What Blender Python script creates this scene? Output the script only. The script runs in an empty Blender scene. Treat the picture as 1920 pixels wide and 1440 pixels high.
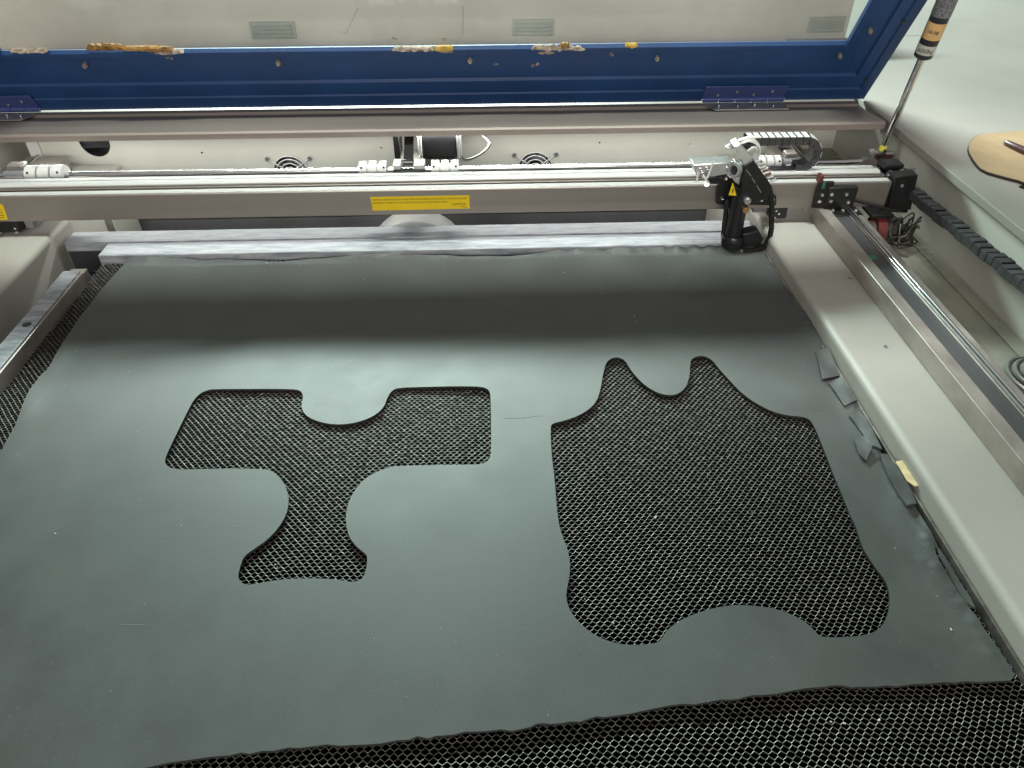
import bpy, bmesh, math, random
import numpy as np
from mathutils import Vector, Matrix, noise
from mathutils.geometry import delaunay_2d_cdt

random.seed(7)
SC = bpy.context.scene
COL = SC.collection

# ---------------------------------------------------------------- camera
CAM_R = Matrix(((0.99939759, 0.02346185, -0.02557335),
                (-0.03462083, 0.62261663, -0.78176079),
                (-0.00241917, 0.78217522, 0.62305383)))
CAM_H = 0.9
cam_d = bpy.data.cameras.new('camera')
cam_d.sensor_width = 36.0
cam_d.lens = 26.25
cam_d.clip_start = 0.02
cam_d.clip_end = 60
cam = bpy.data.objects.new('camera', cam_d)
COL.objects.link(cam)
cam.matrix_world = Matrix.Translation((0, 0, CAM_H)) @ CAM_R.to_4x4()
SC.camera = cam

# ---------------------------------------------------------------- world and lamps
world = bpy.data.worlds.new('World')
SC.world = world
world.use_nodes = True
bgn = world.node_tree.nodes['Background']
bgn.inputs[0].default_value = (1.0, 0.97, 0.93, 1)
bgn.inputs[1].default_value = 0.28


def area_lamp(name, loc, target, sx, sy, power, color=(1, 1, 1), spread=180):
    l = bpy.data.lights.new(name, 'AREA')
    l.shape = 'RECTANGLE'
    l.size, l.size_y = sx, sy
    l.energy = power
    l.color = color
    l.spread = math.radians(spread)
    o = bpy.data.objects.new(name, l)
    COL.objects.link(o)
    o.location = loc
    d = Vector(target) - Vector(loc)
    o.rotation_euler = d.to_track_quat('-Z', 'Y').to_euler()
    return o


# ceiling tube row behind the machine: shines low through the lid window
area_lamp('ceiling_lamp_rear', (-0.9, 6.6, 2.42), (0.0, 1.0, 0.0), 3.2, 0.2, 1000, (0.82, 1.0, 0.955))
# added soft fill behind the camera, brightens upright faces and the rear cover
area_lamp('front_fill_lamp', (-0.3, -4.2, 2.0), (0.0, 2.2, 0.3), 3.0, 1.2, 215, (1.0, 0.95, 0.89))

# louvred ceiling tube straight above the open lid: its light falls past the lid's top rail and through the window
area_lamp('ceiling_lamp_above', (-0.1, 1.74, 2.2), (-0.1, 1.74, 0.0), 2.4, 0.14, 18, (1.0, 1.0, 0.97), spread=48)

SC.view_settings.view_transform = 'Standard'
SC.view_settings.look = 'None'
SC.view_settings.gamma = 1
SC.view_settings.exposure = 0.0
SC.render.engine = 'CYCLES'
try:
    SC.cycles.use_denoising = True
    SC.cycles.max_bounces = 8
    SC.cycles.transparent_max_bounces = 12
    SC.cycles.caustics_reflective = False
except Exception:
    pass

# ---------------------------------------------------------------- helpers


def _ray(px, py):
    return CAM_R @ Vector((px - 960.0, -(py - 720.0), -1400.0))


def atz(px, py, z):
    v = _ray(px, py); t = (z - CAM_H) / v.z
    return Vector((v.x * t, v.y * t, z))


def aty(px, py, Y):
    v = _ray(px, py); t = Y / v.y
    return Vector((v.x * t, Y, CAM_H + v.z * t))


def atx(px, py, X):
    v = _ray(px, py); t = X / v.x
    return Vector((X, v.y * t, CAM_H + v.z * t))


def V(*a):
    return Vector(a)


def mat(name, base=(.5, .5, .5), rough=.5, metal=0.0, spec=.5, var=0.0, vscale=6.0, stretch=(1, 1, 1),
        col2=None, bump=0.0, bscale=80.0, rvar=0.0, sheen=0.0, specks=0.0, coat=0.0, detail=5.0):
    m = bpy.data.materials.new(name)
    m.use_nodes = True
    nt = m.node_tree
    b = nt.nodes['Principled BSDF']
    b.inputs['Roughness'].default_value = rough
    b.inputs['Metallic'].default_value = metal
    b.inputs['Specular IOR Level'].default_value = spec
    if sheen:
        b.inputs['Sheen Weight'].default_value = sheen
        b.inputs['Sheen Roughness'].default_value = .4
    if coat:
        b.inputs['Coat Weight'].default_value = coat
        b.inputs['Coat Roughness'].default_value = .2
    b.inputs['Base Color'].default_value = (*base, 1)
    tc = nt.nodes.new('ShaderNodeTexCoord')
    geo = nt.nodes.new('ShaderNodeNewGeometry')
    mp = nt.nodes.new('ShaderNodeMapping')
    mp.inputs['Scale'].default_value = stretch
    nt.links.new(geo.outputs['Position'], mp.inputs[0])
    if var > 0 or col2:
        n = nt.nodes.new('ShaderNodeTexNoise')
        n.inputs['Scale'].default_value = vscale
        n.inputs['Detail'].default_value = detail
        n.inputs['Roughness'].default_value = .62
        nt.links.new(mp.outputs[0], n.inputs['Vector'])
        r = nt.nodes.new('ShaderNodeValToRGB')
        c2 = col2 or tuple(max(0, c * (1 - var)) for c in base)
        r.color_ramp.elements[0].position = .36
        r.color_ramp.elements[1].position = .64
        r.color_ramp.elements[0].color = (*c2, 1)
        r.color_ramp.elements[1].color = (*base, 1)
        nt.links.new(n.outputs['Fac'], r.inputs[0])
        out = r.outputs[0]
        if specks:
            n3 = nt.nodes.new('ShaderNodeTexNoise')
            n3.inputs['Scale'].default_value = 420
            n3.inputs['Detail'].default_value = 1
            nt.links.new(geo.outputs['Position'], n3.inputs['Vector'])
            r3 = nt.nodes.new('ShaderNodeValToRGB')
            r3.color_ramp.elements[0].position = .72
            r3.color_ramp.elements[1].position = .78
            r3.color_ramp.elements[0].color = (0, 0, 0, 1)
            r3.color_ramp.elements[1].color = (specks, specks, specks, 1)
            nt.links.new(n3.outputs['Fac'], r3.inputs[0])
            mx = nt.nodes.new('ShaderNodeMix')
            mx.data_type = 'RGBA'
            mx.inputs[7].default_value = (.55, .57, .55, 1)
            nt.links.new(r3.outputs[0], mx.inputs[0])
            nt.links.new(out, mx.inputs[6])
            out = mx.outputs[2]
        nt.links.new(out, b.inputs['Base Color'])
        if rvar:
            mr = nt.nodes.new('ShaderNodeMapRange')
            mr.inputs[1].default_value = .3; mr.inputs[2].default_value = .7
            mr.inputs[3].default_value = max(.03, rough - rvar); mr.inputs[4].default_value = min(1, rough + rvar)
            nt.links.new(n.outputs['Fac'], mr.inputs[0])
            nt.links.new(mr.outputs[0], b.inputs['Roughness'])
    if bump:
        n2 = nt.nodes.new('ShaderNodeTexNoise')
        n2.inputs['Scale'].default_value = bscale
        n2.inputs['Detail'].default_value = 4
        nt.links.new(mp.outputs[0], n2.inputs['Vector'])
        bp = nt.nodes.new('ShaderNodeBump')
        bp.inputs['Strength'].default_value = bump
        bp.inputs['Distance'].default_value = .002
        nt.links.new(n2.outputs['Fac'], bp.inputs['Height'])
        nt.links.new(bp.outputs[0], b.inputs['Normal'])
    return m


M = {}
M['paint'] = mat('cabinet_paint', (.30, .29, .257), .72, 0, .5, var=.07, vscale=3, bump=.08, bscale=500, rvar=.06)
M['paint_in'] = mat('inner_paint', (.60, .60, .53), .5, 0, .5, var=.08, vscale=4, bump=.06, bscale=500)
M['floor_paint'] = mat('floor_paint', (.34, .34, .28), .5, 0, .5, var=.25, vscale=7, bump=.05, bscale=300)
M['beige'] = mat('rear_paint', (.70, .60, .53), .55, 0, .4, var=.08, vscale=2.5)
M['box'] = mat('housing_coat', (.39, .375, .335), .5, .0, .5, var=.10, vscale=3, rvar=.06, bump=.03, bscale=400)
M['beam'] = mat('dull_steel', (.31, .265, .235), .46, .45, .5, var=.2, vscale=4, stretch=(.12, 6, 6), rvar=.06)
M['alu'] = mat('aluminium', (.41, .365, .33), .42, .5, .5, var=.28, vscale=18, stretch=(1, .6, 1), rvar=.1, bump=.08, bscale=120)
M['alu_g'] = mat('brushed_aluminium', (.70, .70, .675), .36, .35, .5, var=.04, vscale=10, stretch=(.02, 8, 8), rvar=.03)
M['alu_face'] = mat('anodised_face', (.33, .30, .27), .42, .8, .5, var=.14, vscale=4, stretch=(.08, 6, 6), rvar=.06)
M['steel'] = mat('polished_steel', (.80, .80, .80), .16, 1.0, .5, var=.06, vscale=20)
M['stained'] = mat('stained_aluminium', (.40, .415, .435), .5, .2, .5, col2=(.19, .21, .235), vscale=16, stretch=(1, 5.5, 5.5), rvar=.12, bump=.1, bscale=90, detail=9)
M['dark_alu'] = mat('sooty_aluminium', (.30, .28, .25), .45, .7, .5, var=.5, vscale=25, rvar=.1)
M['blue'] = mat('blue_paint', (.015, .054, .165), .42, 0, .35, var=.25, vscale=5, rvar=.05, bump=.04, bscale=300)
M['blue_h'] = mat('blue_hinge', (.06, .085, .24), .32, .2, .5, var=.15, vscale=30)
M['hinge_leaf'] = mat('dark_hinge_steel', (.26, .26, .275), .45, .3, .5, var=.3, vscale=40)
M['black'] = mat('black_anodised', (.014, .014, .015), .38, .2, .5, var=.3, vscale=60, rvar=.08)
M['rubber'] = mat('black_rubber', (.018, .018, .018), .75, 0, .15)
M['chain'] = mat('chain_plastic', (.060, .061, .065), .45, 0, .5, var=.35, vscale=60, rvar=.1, bump=.1, bscale=200)
M['chain_top'] = mat('painted_sheen_plastic', (.62, .62, .60), .4, 0, .5, var=.1, vscale=60)  # reflection on the black link tops, put into a pale colour
M['beltgrey'] = mat('grey_belt', (.072, .073, .078), .5, 0, .5, var=.35, vscale=9, stretch=(3, .5, 1))
M['white'] = mat('white_metal', (.66, .66, .64), .38, .1, .5, var=.05, vscale=30)
M['silver'] = mat('silver_cast', (.70, .70, .69), .28, .85, .5, var=.15, vscale=50)
M['brass'] = mat('brass', (.55, .36, .16), .35, .9)
M['brassy'] = mat('aged_brass_nut', (.52, .46, .36), .35, .7, var=.3, vscale=200)
M['yellow'] = mat('yellow_label', (.74, .53, .01), .45, 0, .4, var=.06, vscale=20)
M['ink'] = mat('ink', (.06, .045, .01), .6)
M['ink_b'] = mat('black_ink', (.03, .03, .03), .5)
M['orange'] = mat('orange_label', (.66, .42, .17), .4, 0, .5, var=.1, vscale=60)
M['greylabel'] = mat('grey_label', (.50, .51, .45), .4, 0, .5, var=.08, vscale=60)
M['strut'] = mat('strut_black', (.02, .02, .026), .28, 0, .5)
M['strutnet'] = mat('strut_mesh_sleeve', (.30, .30, .31), .45, .3, .5, col2=(.06, .06, .06), vscale=260, bump=.4, bscale=300)
M['yellow_p'] = mat('yellow_plastic', (.75, .70, .10), .4)
M['mdf'] = mat('mdf_board', (.42, .31, .18), .6, 0, .3, var=.15, vscale=14, bump=.05, bscale=300)
M['char'] = mat('charred_edge', (.025, .016, .012), .7)
M['maroon'] = mat('maroon_handle', (.06, .02, .02), .4)
M['red'] = mat('red_plastic', (.15, .025, .025), .5, var=.4, vscale=80)
M['green'] = mat('green_board', (.02, .16, .07), .4)
M['fabric'] = mat('black_foam_fabric', (.050, .0555, .0535), .58, 0, .95, var=.3, vscale=9, bump=.14, bscale=1100, rvar=.05, specks=.16)
M['fabric_edge'] = mat('foam_cut_edge', (.022, .022, .022), .8, 0, .3, bump=.3, bscale=400)
M['comb_top'] = mat('worn_glint_comb_edge', (.42, .41, .385), .40, .5, .5, col2=(.075, .07, .064), vscale=110)  # worn aluminium tops, with glints put into the bright noise tones
M['comb_wall'] = mat('soot_shade_comb_wall', (.030, .020, .013), .6, .1, .3, col2=(.007, .0065, .006), vscale=9)  # sooty walls, made darker by the cells' own shade in the colour
M['tray_dark'] = mat('dark_tray', (.012, .011, .010), .8)  # near-black tray and lower floor
M['dark'] = mat('dark_void', (.02, .021, .024), .7)
M['slot'] = mat('dark_plenum_sheet', (.17, .172, .175), .5, .2, .5, var=.3, vscale=4)
M['duct'] = mat('grey_duct', (.10, .105, .115), .35, .4, .5, var=.2, vscale=10)
M['residue'] = mat('foam_residue', (.36, .20, .06), .8, 0, .2, col2=(.12, .06, .025), vscale=45, bump=.6, bscale=120, detail=8)
M['residue2'] = mat('grey_residue', (.44, .36, .28), .8, 0, .2, col2=(.13, .10, .08), vscale=90, bump=.6, bscale=120, detail=8)
M['residue3'] = mat('yellow_residue', (.42, .27, .06), .8, 0, .2, col2=(.32, .2, .03), vscale=60, bump=.5, bscale=120)
M['card'] = mat('pale_wood_chip', (.66, .54, .30), .7, 0, .3, var=.3, vscale=60)
M['louver'] = mat('grey_louver', (.36, .37, .33), .5, 0, .4)
M['seam'] = mat('seam_line', (.26, .23, .20), .7)  # brownish line colour for the panel and deck seams
M['crumb'] = mat('pale_crumb', (.72, .72, .68), .6)
M['wire'] = mat('grey_wire', (.50, .50, .46), .4, 0, .5)
M['grime'] = mat('greasy_dark_metal', (.06, .058, .045), .6, .2, .4, col2=(.02, .019, .014), vscale=120, bump=.8, bscale=160)
M['copper'] = mat('copper_coil', (.22, .10, .07), .5, .3, .5, var=.5, vscale=300)
M['hose'] = mat('dull_steel_hose', (.20, .20, .18), .35, .6, .5)
# clear acrylic window
gm = bpy.data.materials.new('clear_acrylic')
gm.use_nodes = True
nt = gm.node_tree
for n in list(nt.nodes):
    nt.nodes.remove(n)
go = nt.nodes.new('ShaderNodeOutputMaterial')
tr = nt.nodes.new('ShaderNodeBsdfTransparent'); tr.inputs[0].default_value = (.90, .94, .92, 1)
gl = nt.nodes.new('ShaderNodeBsdfGlossy'); gl.inputs['Roughness'].default_value = .04
lw = nt.nodes.new('ShaderNodeLayerWeight'); lw.inputs[0].default_value = .5
pw = nt.nodes.new('ShaderNodeMath'); pw.operation = 'POWER'; pw.inputs[1].default_value = 4.5
nt.links.new(lw.outputs['Facing'], pw.inputs[0])
fr = nt.nodes.new('ShaderNodeMath'); fr.operation = 'MULTIPLY_ADD'; fr.inputs[1].default_value = .8; fr.inputs[2].default_value = .035
nt.links.new(pw.outputs[0], fr.inputs[0])
mxs = nt.nodes.new('ShaderNodeMixShader')
nt.links.new(fr.outputs[0], mxs.inputs[0]); nt.links.new(tr.outputs[0], mxs.inputs[1]); nt.links.new(gl.outputs[0], mxs.inputs[2])
hz = nt.nodes.new('ShaderNodeBsdfDiffuse'); hz.inputs[0].default_value = (.82, .78, .72, 1)
mx2 = nt.nodes.new('ShaderNodeMixShader')
hn_ = nt.nodes.new('ShaderNodeTexNoise'); hn_.inputs['Scale'].default_value = 5
hg_ = nt.nodes.new('ShaderNodeNewGeometry')
nt.links.new(hg_.outputs['Position'], hn_.inputs['Vector'])
hm_ = nt.nodes.new('ShaderNodeMapRange'); hm_.inputs[1].default_value = .35; hm_.inputs[2].default_value = .7; hm_.inputs[3].default_value = .04; hm_.inputs[4].default_value = .14
nt.links.new(hn_.outputs['Fac'], hm_.inputs[0]); nt.links.new(hm_.outputs[0], mx2.inputs[0])
nt.links.new(mxs.outputs[0], mx2.inputs[1]); nt.links.new(hz.outputs[0], mx2.inputs[2])
nt.links.new(mx2.outputs[0], go.inputs[0])
M['acrylic'] = gm


def wloc(o):
    p = Vector((0, 0, 0))
    while o is not None:
        p += o.location
        o = o.parent
    return p


def tag(o, label=None, cat=None, group=None, kind=None):
    if label: o['label'] = label
    if cat: o['category'] = cat
    if group: o['group'] = group
    if kind: o['kind'] = kind
    return o


def thing(name, loc, label, cat, group=None):
    o = bpy.data.objects.new(name, None)
    o.empty_display_size = .05
    COL.objects.link(o)
    o.location = loc
    return tag(o, label, cat, group)


class MB:
    """collects shapes in world coordinates; build() links them as one mesh object"""
    def __init__(s):
        s.bm = bmesh.new()

    def box(s, x0, x1, y0, y1, z0, z1):
        vs = [s.bm.verts.new(p) for p in ((x0, y0, z0), (x1, y0, z0), (x1, y1, z0), (x0, y1, z0), (x0, y0, z1), (x1, y0, z1), (x1, y1, z1), (x0, y1, z1))]
        for f in ((0, 3, 2, 1), (4, 5, 6, 7), (0, 1, 5, 4), (1, 2, 6, 5), (2, 3, 7, 6), (3, 0, 4, 7)):
            s.bm.faces.new([vs[i] for i in f])
        return s

    def obox(s, c, ax, ay, az):
        """oriented box: centre and three half-axis vectors"""
        c, ax, ay, az = map(Vector, (c, ax, ay, az))
        vs = [s.bm.verts.new(c + i * ax + j * ay + k * az) for k in (-1, 1) for j in (-1, 1) for i in (-1, 1)]
        for f in ((0, 2, 3, 1), (4, 5, 7, 6), (0, 1, 5, 4), (1, 3, 7, 5), (3, 2, 6, 7), (2, 0, 4, 6)):
            s.bm.faces.new([vs[i] for i in f])
        return s

    def tube(s, pts, r, n=12, cap=True, closed=False):
        pts = [Vector(p) for p in pts]
        rs = r if isinstance(r, (list, tuple)) else [r] * len(pts)
        rings = []
        up = None
        N = len(pts)
        for i, p in enumerate(pts):
            if closed:
                t = pts[(i + 1) % N] - pts[i - 1]
            else:
                t = pts[min(i + 1, N - 1)] - pts[max(i - 1, 0)]
            if t.length < 1e-9:
                t = pts[i] - pts[i - 2] if i > 1 else pts[-1] - pts[0]
            t.normalize()
            if up is None:
                up = Vector((0, 0, 1)) if abs(t.z) < .9 else Vector((0, 1, 0))
            a = up - t * up.dot(t)
            a.normalize(); up = a
            b = t.cross(a)
            rings.append([s.bm.verts.new(p + (a * math.cos(k * 2 * math.pi / n) + b * math.sin(k * 2 * math.pi / n)) * rs[i]) for k in range(n)])
        for i in range(N if closed else N - 1):
            A, B = rings[i], rings[(i + 1) % N]
            for k in range(n):
                s.bm.faces.new((A[k], A[(k + 1) % n], B[(k + 1) % n], B[k]))
        if cap and not closed:
            s.bm.faces.new(rings[0][::-1]); s.bm.faces.new(rings[-1])
        return s

    def cyl(s, a, b, r, n=20, r2=None):
        return s.tube([a, b], [r, r2 if r2 is not None else r], n)

    def prism(s, pts, d):
        """polygon (3-D points) extruded by vector d"""
        d = Vector(d)
        A = [s.bm.verts.new(Vector(p)) for p in pts]
        B = [s.bm.verts.new(Vector(p) + d) for p in pts]
        n = len(pts)
        s.bm.faces.new(A[::-1]); s.bm.faces.new(B)
        for i in range(n):
            s.bm.faces.new((A[i], A[(i + 1) % n], B[(i + 1) % n], B[i]))
        return s

    def sweepx(s, yz, x0, x1):
        return s.prism([(x0, y, z) for y, z in yz], (x1 - x0, 0, 0))

    def sweepy(s, xz, y0, y1):
        return s.prism([(x, y0, z) for x, z in xz], (0, y1 - y0, 0))

    def build(s, name, m, parent=None, bevel=0.0, smooth=True, seg=2, kind=None):
        bmesh.ops.recalc_face_normals(s.bm, faces=s.bm.faces)
        off = wloc(parent)
        if off.length:
            bmesh.ops.translate(s.bm, vec=-off, verts=s.bm.verts)
        me = bpy.data.meshes.new(name)
        s.bm.to_mesh(me); s.bm.free()
        me.materials.append(M[m] if isinstance(m, str) else m)
        if smooth:
            me.polygons.foreach_set('use_smooth', [True] * len(me.polygons))
            me.set_sharp_from_angle(angle=math.radians(35))
        o = bpy.data.objects.new(name, me)
        COL.objects.link(o)
        o.parent = parent
        if bevel:
            bv = o.modifiers.new('bevel', 'BEVEL')
            bv.width = bevel; bv.segments = seg; bv.limit_method = 'ANGLE'; bv.angle_limit = math.radians(40)
            bv.harden_normals = False
        if kind: o['kind'] = kind
        return o


def inst(src, name, parent, loc, rot=None):
    """another copy of a mesh (made around its own origin) as a child of parent"""
    o = bpy.data.objects.new(name, src.data if hasattr(src, 'data') else src)
    COL.objects.link(o)
    o.parent = parent
    o.location = Vector(loc) - wloc(parent)
    if rot is not None:
        o.rotation_euler = rot
    return o


def mesh_only(mb, name, m):
    bmesh.ops.recalc_face_normals(mb.bm, faces=mb.bm.faces)
    me = bpy.data.meshes.new(name)
    mb.bm.to_mesh(me); mb.bm.free()
    me.materials.append(M[m])
    me.polygons.foreach_set('use_smooth', [True] * len(me.polygons))
    me.set_sharp_from_angle(angle=math.radians(35))
    return me


def bolt_mesh(name, r, h, m, socket=True):
    """cap screw head standing along +Z"""
    mb = MB()
    prof = [(r, 0), (r, h * .8), (r * .85, h)]
    if socket:
        prof += [(r * .5, h), (r * .5, h * .45)]
    n = 14
    rings = [[mb.bm.verts.new((q * math.cos(k * 2 * math.pi / n), q * math.sin(k * 2 * math.pi / n), z)) for k in range(n)] for q, z in prof]
    for A, B in zip(rings, rings[1:]):
        for k in range(n):
            mb.bm.faces.new((A[k], A[(k + 1) % n], B[(k + 1) % n], B[k]))
    mb.bm.faces.new(rings[-1]); mb.bm.faces.new(rings[0][::-1])
    return mesh_only(mb, name, m)


ROT_FRONT = (math.radians(90), 0, 0)      # +Z of a bolt to -Y
ROT_RIGHT = (0, math.radians(90), 0)
ROT_LEFT = (0, math.radians(-90), 0)
BOLT = bolt_mesh('bolt', .0045, .004, 'steel')
BOLT_S = bolt_mesh('bolt_small', .003, .003, 'steel')
BOLT_B = bolt_mesh('bolt_dark', .004, .003, 'hinge_leaf')


def text(name, s, size, parent, loc, rot, m, extrude=0.0, align='LEFT', xs=1.0):
    c = bpy.data.curves.new(name, 'FONT')
    c.body = s
    c.size = size
    c.align_x = align
    c.resolution_u = 2
    c.materials.append(M[m])
    tmp = bpy.data.objects.new(name, c)
    me = bpy.data.meshes.new_from_object(tmp)
    bpy.data.objects.remove(tmp)
    me.name = name
    if not me.materials: me.materials.append(M[m])
    o = bpy.data.objects.new(name, me)
    COL.objects.link(o)
    o.parent = parent
    o.location = Vector(loc) - wloc(parent)
    o.rotation_euler = rot
    o.scale = (xs, 1, 1)
    return o


def smooth_poly(pts, it=2):
    for _ in range(it):
        out = []
        n = len(pts)
        for i in range(n):
            a, b = pts[i], pts[(i + 1) % n]
            out.append((a[0] * .75 + b[0] * .25, a[1] * .75 + b[1] * .25))
            out.append((a[0] * .25 + b[0] * .75, a[1] * .25 + b[1] * .75))
        pts = out
    return pts


# ================================================================ CABINET
DECK_Z = .20
WALL_X = 1.10
FRONT_Y = .12
cab = thing('machine_cabinet', (0, 1.2, -.5), 'pale grey-green sheet metal cabinet of the laser cutter with wide flat right deck', 'machine')
# right deck with folded rim
MB().sweepy([(1.078, .2), (1.078, .181), (1.081, .178), (1.084, .181), (1.084, .196), (2.4, .196), (2.4, .2)], -.3, 3.95).build('deck', 'paint', cab, bevel=.0025)
MB().box(WALL_X, WALL_X + .004, FRONT_Y, 2.3, -.02, .194).build('side_wall', 'paint_in', cab)
MB().box(.70, WALL_X, FRONT_Y, 2.3, -.01, 0).build('floor_panel', 'floor_paint', cab)
MB().box(1.064, 1.0985, FRONT_Y, 2.13, .001, .004).build('floor_flange', 'floor_paint', cab, bevel=.001)
for y in (1.66, 1.30, 1.02, .8):
    inst(BOLT_S, 'floor_screw', cab, (1.081, y, .004))
MB().box(-1.40, -1.395, FRONT_Y, 2.3, -.3, .194).build('side_wall', 'paint_in', cab)
MB().box(-1.395, WALL_X, FRONT_Y, 2.3, -.52, -.5).build('floor_panel', 'tray_dark', cab)
MB().box(-1.395, 1.10, FRONT_Y - .02, FRONT_Y, -.5, .1).build('front_panel', 'paint_in', cab)

# back wall: central bright panel with holes, two recessed end panels, dark plenum sheet below
BW = 2.15
PX0, PX1 = -1.30, .845


def wall_with_holes(x0, x1, z0, z1, holes, y, n=40):
    """flat sheet with round or long holes cut out"""
    vs, es = [], []
    def loop(p):
        k = len(vs); vs.extend(p)
        es.extend([(k + i, k + (i + 1) % len(p)) for i in range(len(p))])
    loop([(x0, z0), (x1, z0), (x1, z1), (x0, z1)])
    for h in holes: loop(h)
    r = delaunay_2d_cdt([Vector(v) for v in vs], es, [], 0, 1e-6)
    mb = MB()
    bv = [mb.bm.verts.new((v.x, y, v.y)) for v in r[0]]
    def inside(p, poly):
        c = False
        for i in range(len(poly)):
            a, b = poly[i], poly[i - 1]
            if (a[1] > p[1]) != (b[1] > p[1]) and p[0] < (b[0] - a[0]) * (p[1] - a[1]) / (b[1] - a[1]) + a[0]:
                c = not c
        return c
    for f in r[2]:
        c = (sum(r[0][i].x for i in f) / len(f), sum(r[0][i].y for i in f) / len(f))
        if any(inside(c, h) for h in holes): continue
        mb.bm.faces.new([bv[i] for i in f])
    ex = bmesh.ops.extrude_face_region(mb.bm, geom=mb.bm.faces[:])
    bmesh.ops.translate(mb.bm, vec=(0, .003, 0), verts=[e for e in ex['geom'] if isinstance(e, bmesh.types.BMVert)])
    return mb


def circ(cx, cz, r, n=40, sx=1):
    return [(cx + sx * r * math.cos(2 * math.pi * i / n), cz + r * math.sin(2 * math.pi * i / n)) for i in range(n)]


FANS = [(-.583, .012), (.141, .012)]
obround = [(-1.128 + .043 * math.cos(a), .112 - .045 + .0 + .043 * math.sin(a) + .043) for a in np.linspace(math.pi, 2 * math.pi, 16)] + [(-1.085, .19), (-1.171, .19)]
wall_with_holes(PX0, PX1, -.13, .194, [circ(x, z, .05) for x, z in FANS] + [obround], BW).build('back_wall', 'paint_in', cab)
for s, x in ((-1, PX0), (1, PX1)):
    MB().sweepy([(x - .016, -.13), (x + .016, -.13), (x + .016, .194), (x - .016, .194)], BW - .010, BW - .0005).build('wall_post', 'white', cab, bevel=.0015)
    MB().box(min(x, x + s * .003), max(x, x + s * .003), BW + .0035, BW + .16, -.13, .194).build('recess_return', 'paint_in', cab)
MB().box(PX1 + .004, WALL_X - .001, BW + .15, BW + .155, -.01, .194).build('recess_wall', 'paint_in', cab)
MB().box(-1.39, PX0 - .004, BW + .15, BW + .155, -.3, .194).build('recess_wall', 'paint_in', cab)
MB().box(PX0, PX1, BW + .004, BW + .008, -.5, -.128).build('plenum_sheet', 'slot', cab)
MB().box(-1.395, -1.05, 1.95, 1.955, -.5, -.02).build('wall_stub', 'paint', cab, bevel=.001)
for x in (-.83, -.31, .33, .6):
    inst(BOLT_S, 'wall_screw', cab, (x, BW - .0001, .085 + .01 * math.sin(x * 9)), ROT_FRONT)
# duct seen behind the long hole
MB().cyl((-1.19, 2.215, .12), (-1.02, 2.235, .12), .05, 28).build('rear_duct', 'duct', cab)
MB().box(-1.29, .84, 2.32, 2.325, -.13, .19).build('rear_sheet', 'slot', cab)

# hinge beam over the back wall
beam_sec = [(2.185, .200), (2.118, .200), (2.112, .194), (2.108, .1945), (1.953, .2095), (1.944, .2085), (1.940, .204), (1.940, .190), (1.9425, .190), (1.9425, .203),
            (1.946, .2055), (2.105, .1905), (2.185, .190)]
MB().sweepx(beam_sec, -1.39, 1.056).build('hinge_beam', 'beam', cab)
MB().box(-1.39, 1.10, 2.186, 2.30, .190, .199).build('rear_ledge', 'paint', cab)

# rear cover seen through the lid window
MB().box(-1.9, 1.29, 2.82, 2.84, .12, .352).build('rear_cover', 'beige', cab, bevel=.003)
MB().box(-1.9, 1.075, 2.305, 2.818, .188, .1965).build('rear_deck', 'beige', cab)
for (px, py, w, hh) in ((512, 57, .155, .055), (1000, 52, .145, .055), (1550, 46, .13, .05)):
    p = aty(px, py, 2.815)
    lv = MB().box(p.x - w / 2, p.x + w / 2, 2.812, 2.819, p.z - hh / 2, p.z + hh / 2).build('louver_plate', 'louver', cab, bevel=.002)
    for k in range(4):
        z = p.z - hh / 2 + hh * (k + .6) / 4.4
        MB().prism([(p.x - w * .44, 2.812, z), (p.x - w * .44, 2.805, z - .004), (p.x - w * .44, 2.812, z - .007)], (w * .88, 0, 0)).build('louver_slat', 'louver', lv)
for (a, b) in (((868, 12), (868, 64)), ((671, 16), (650, 60)), ((640, 60), (652, 61))):
    p, q = aty(*a, 2.8185), aty(*b, 2.8185)
    MB().tube([p, q], .0009, 5).build('panel_seam', 'seam', cab)
p = atz(1720, 67, .2005)
MB().box(p.x - .05, p.x + .06, p.y, p.y + .003, .1985, .2008).build('deck_seam', 'seam', cab)

# rail housings (folded sheet boxes either side of the bed)
BOX_Z = .05


def housing(x_in, x_out, s):
    r = .014
    sec = [(x_in, -.3)]
    for i in range(9):
        a = i * math.pi / 16
        sec.append((x_in + s * (r - r * math.cos(a)), BOX_Z - r + r * math.sin(a)))
    sec += [(x_out, BOX_Z), (x_out, BOX_Z - .004), (x_in + s * .02, BOX_Z - .004), (x_in + s * .004, BOX_Z - .02), (x_in + s * .004, -.3)]
    return MB().sweepy(sec, FRONT_Y, 2.135).build('rail_housing', 'box', cab)


housing(.679, .93, 1)
housing(-1.07, -1.394, -1)
for (px, py) in ((1594, 523), (1660, 650)):
    p = atz(px, py, BOX_Z)
    inst(BOLT_B, 'housing_screw', cab, (p.x, p.y, BOX_Z - .001))

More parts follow.
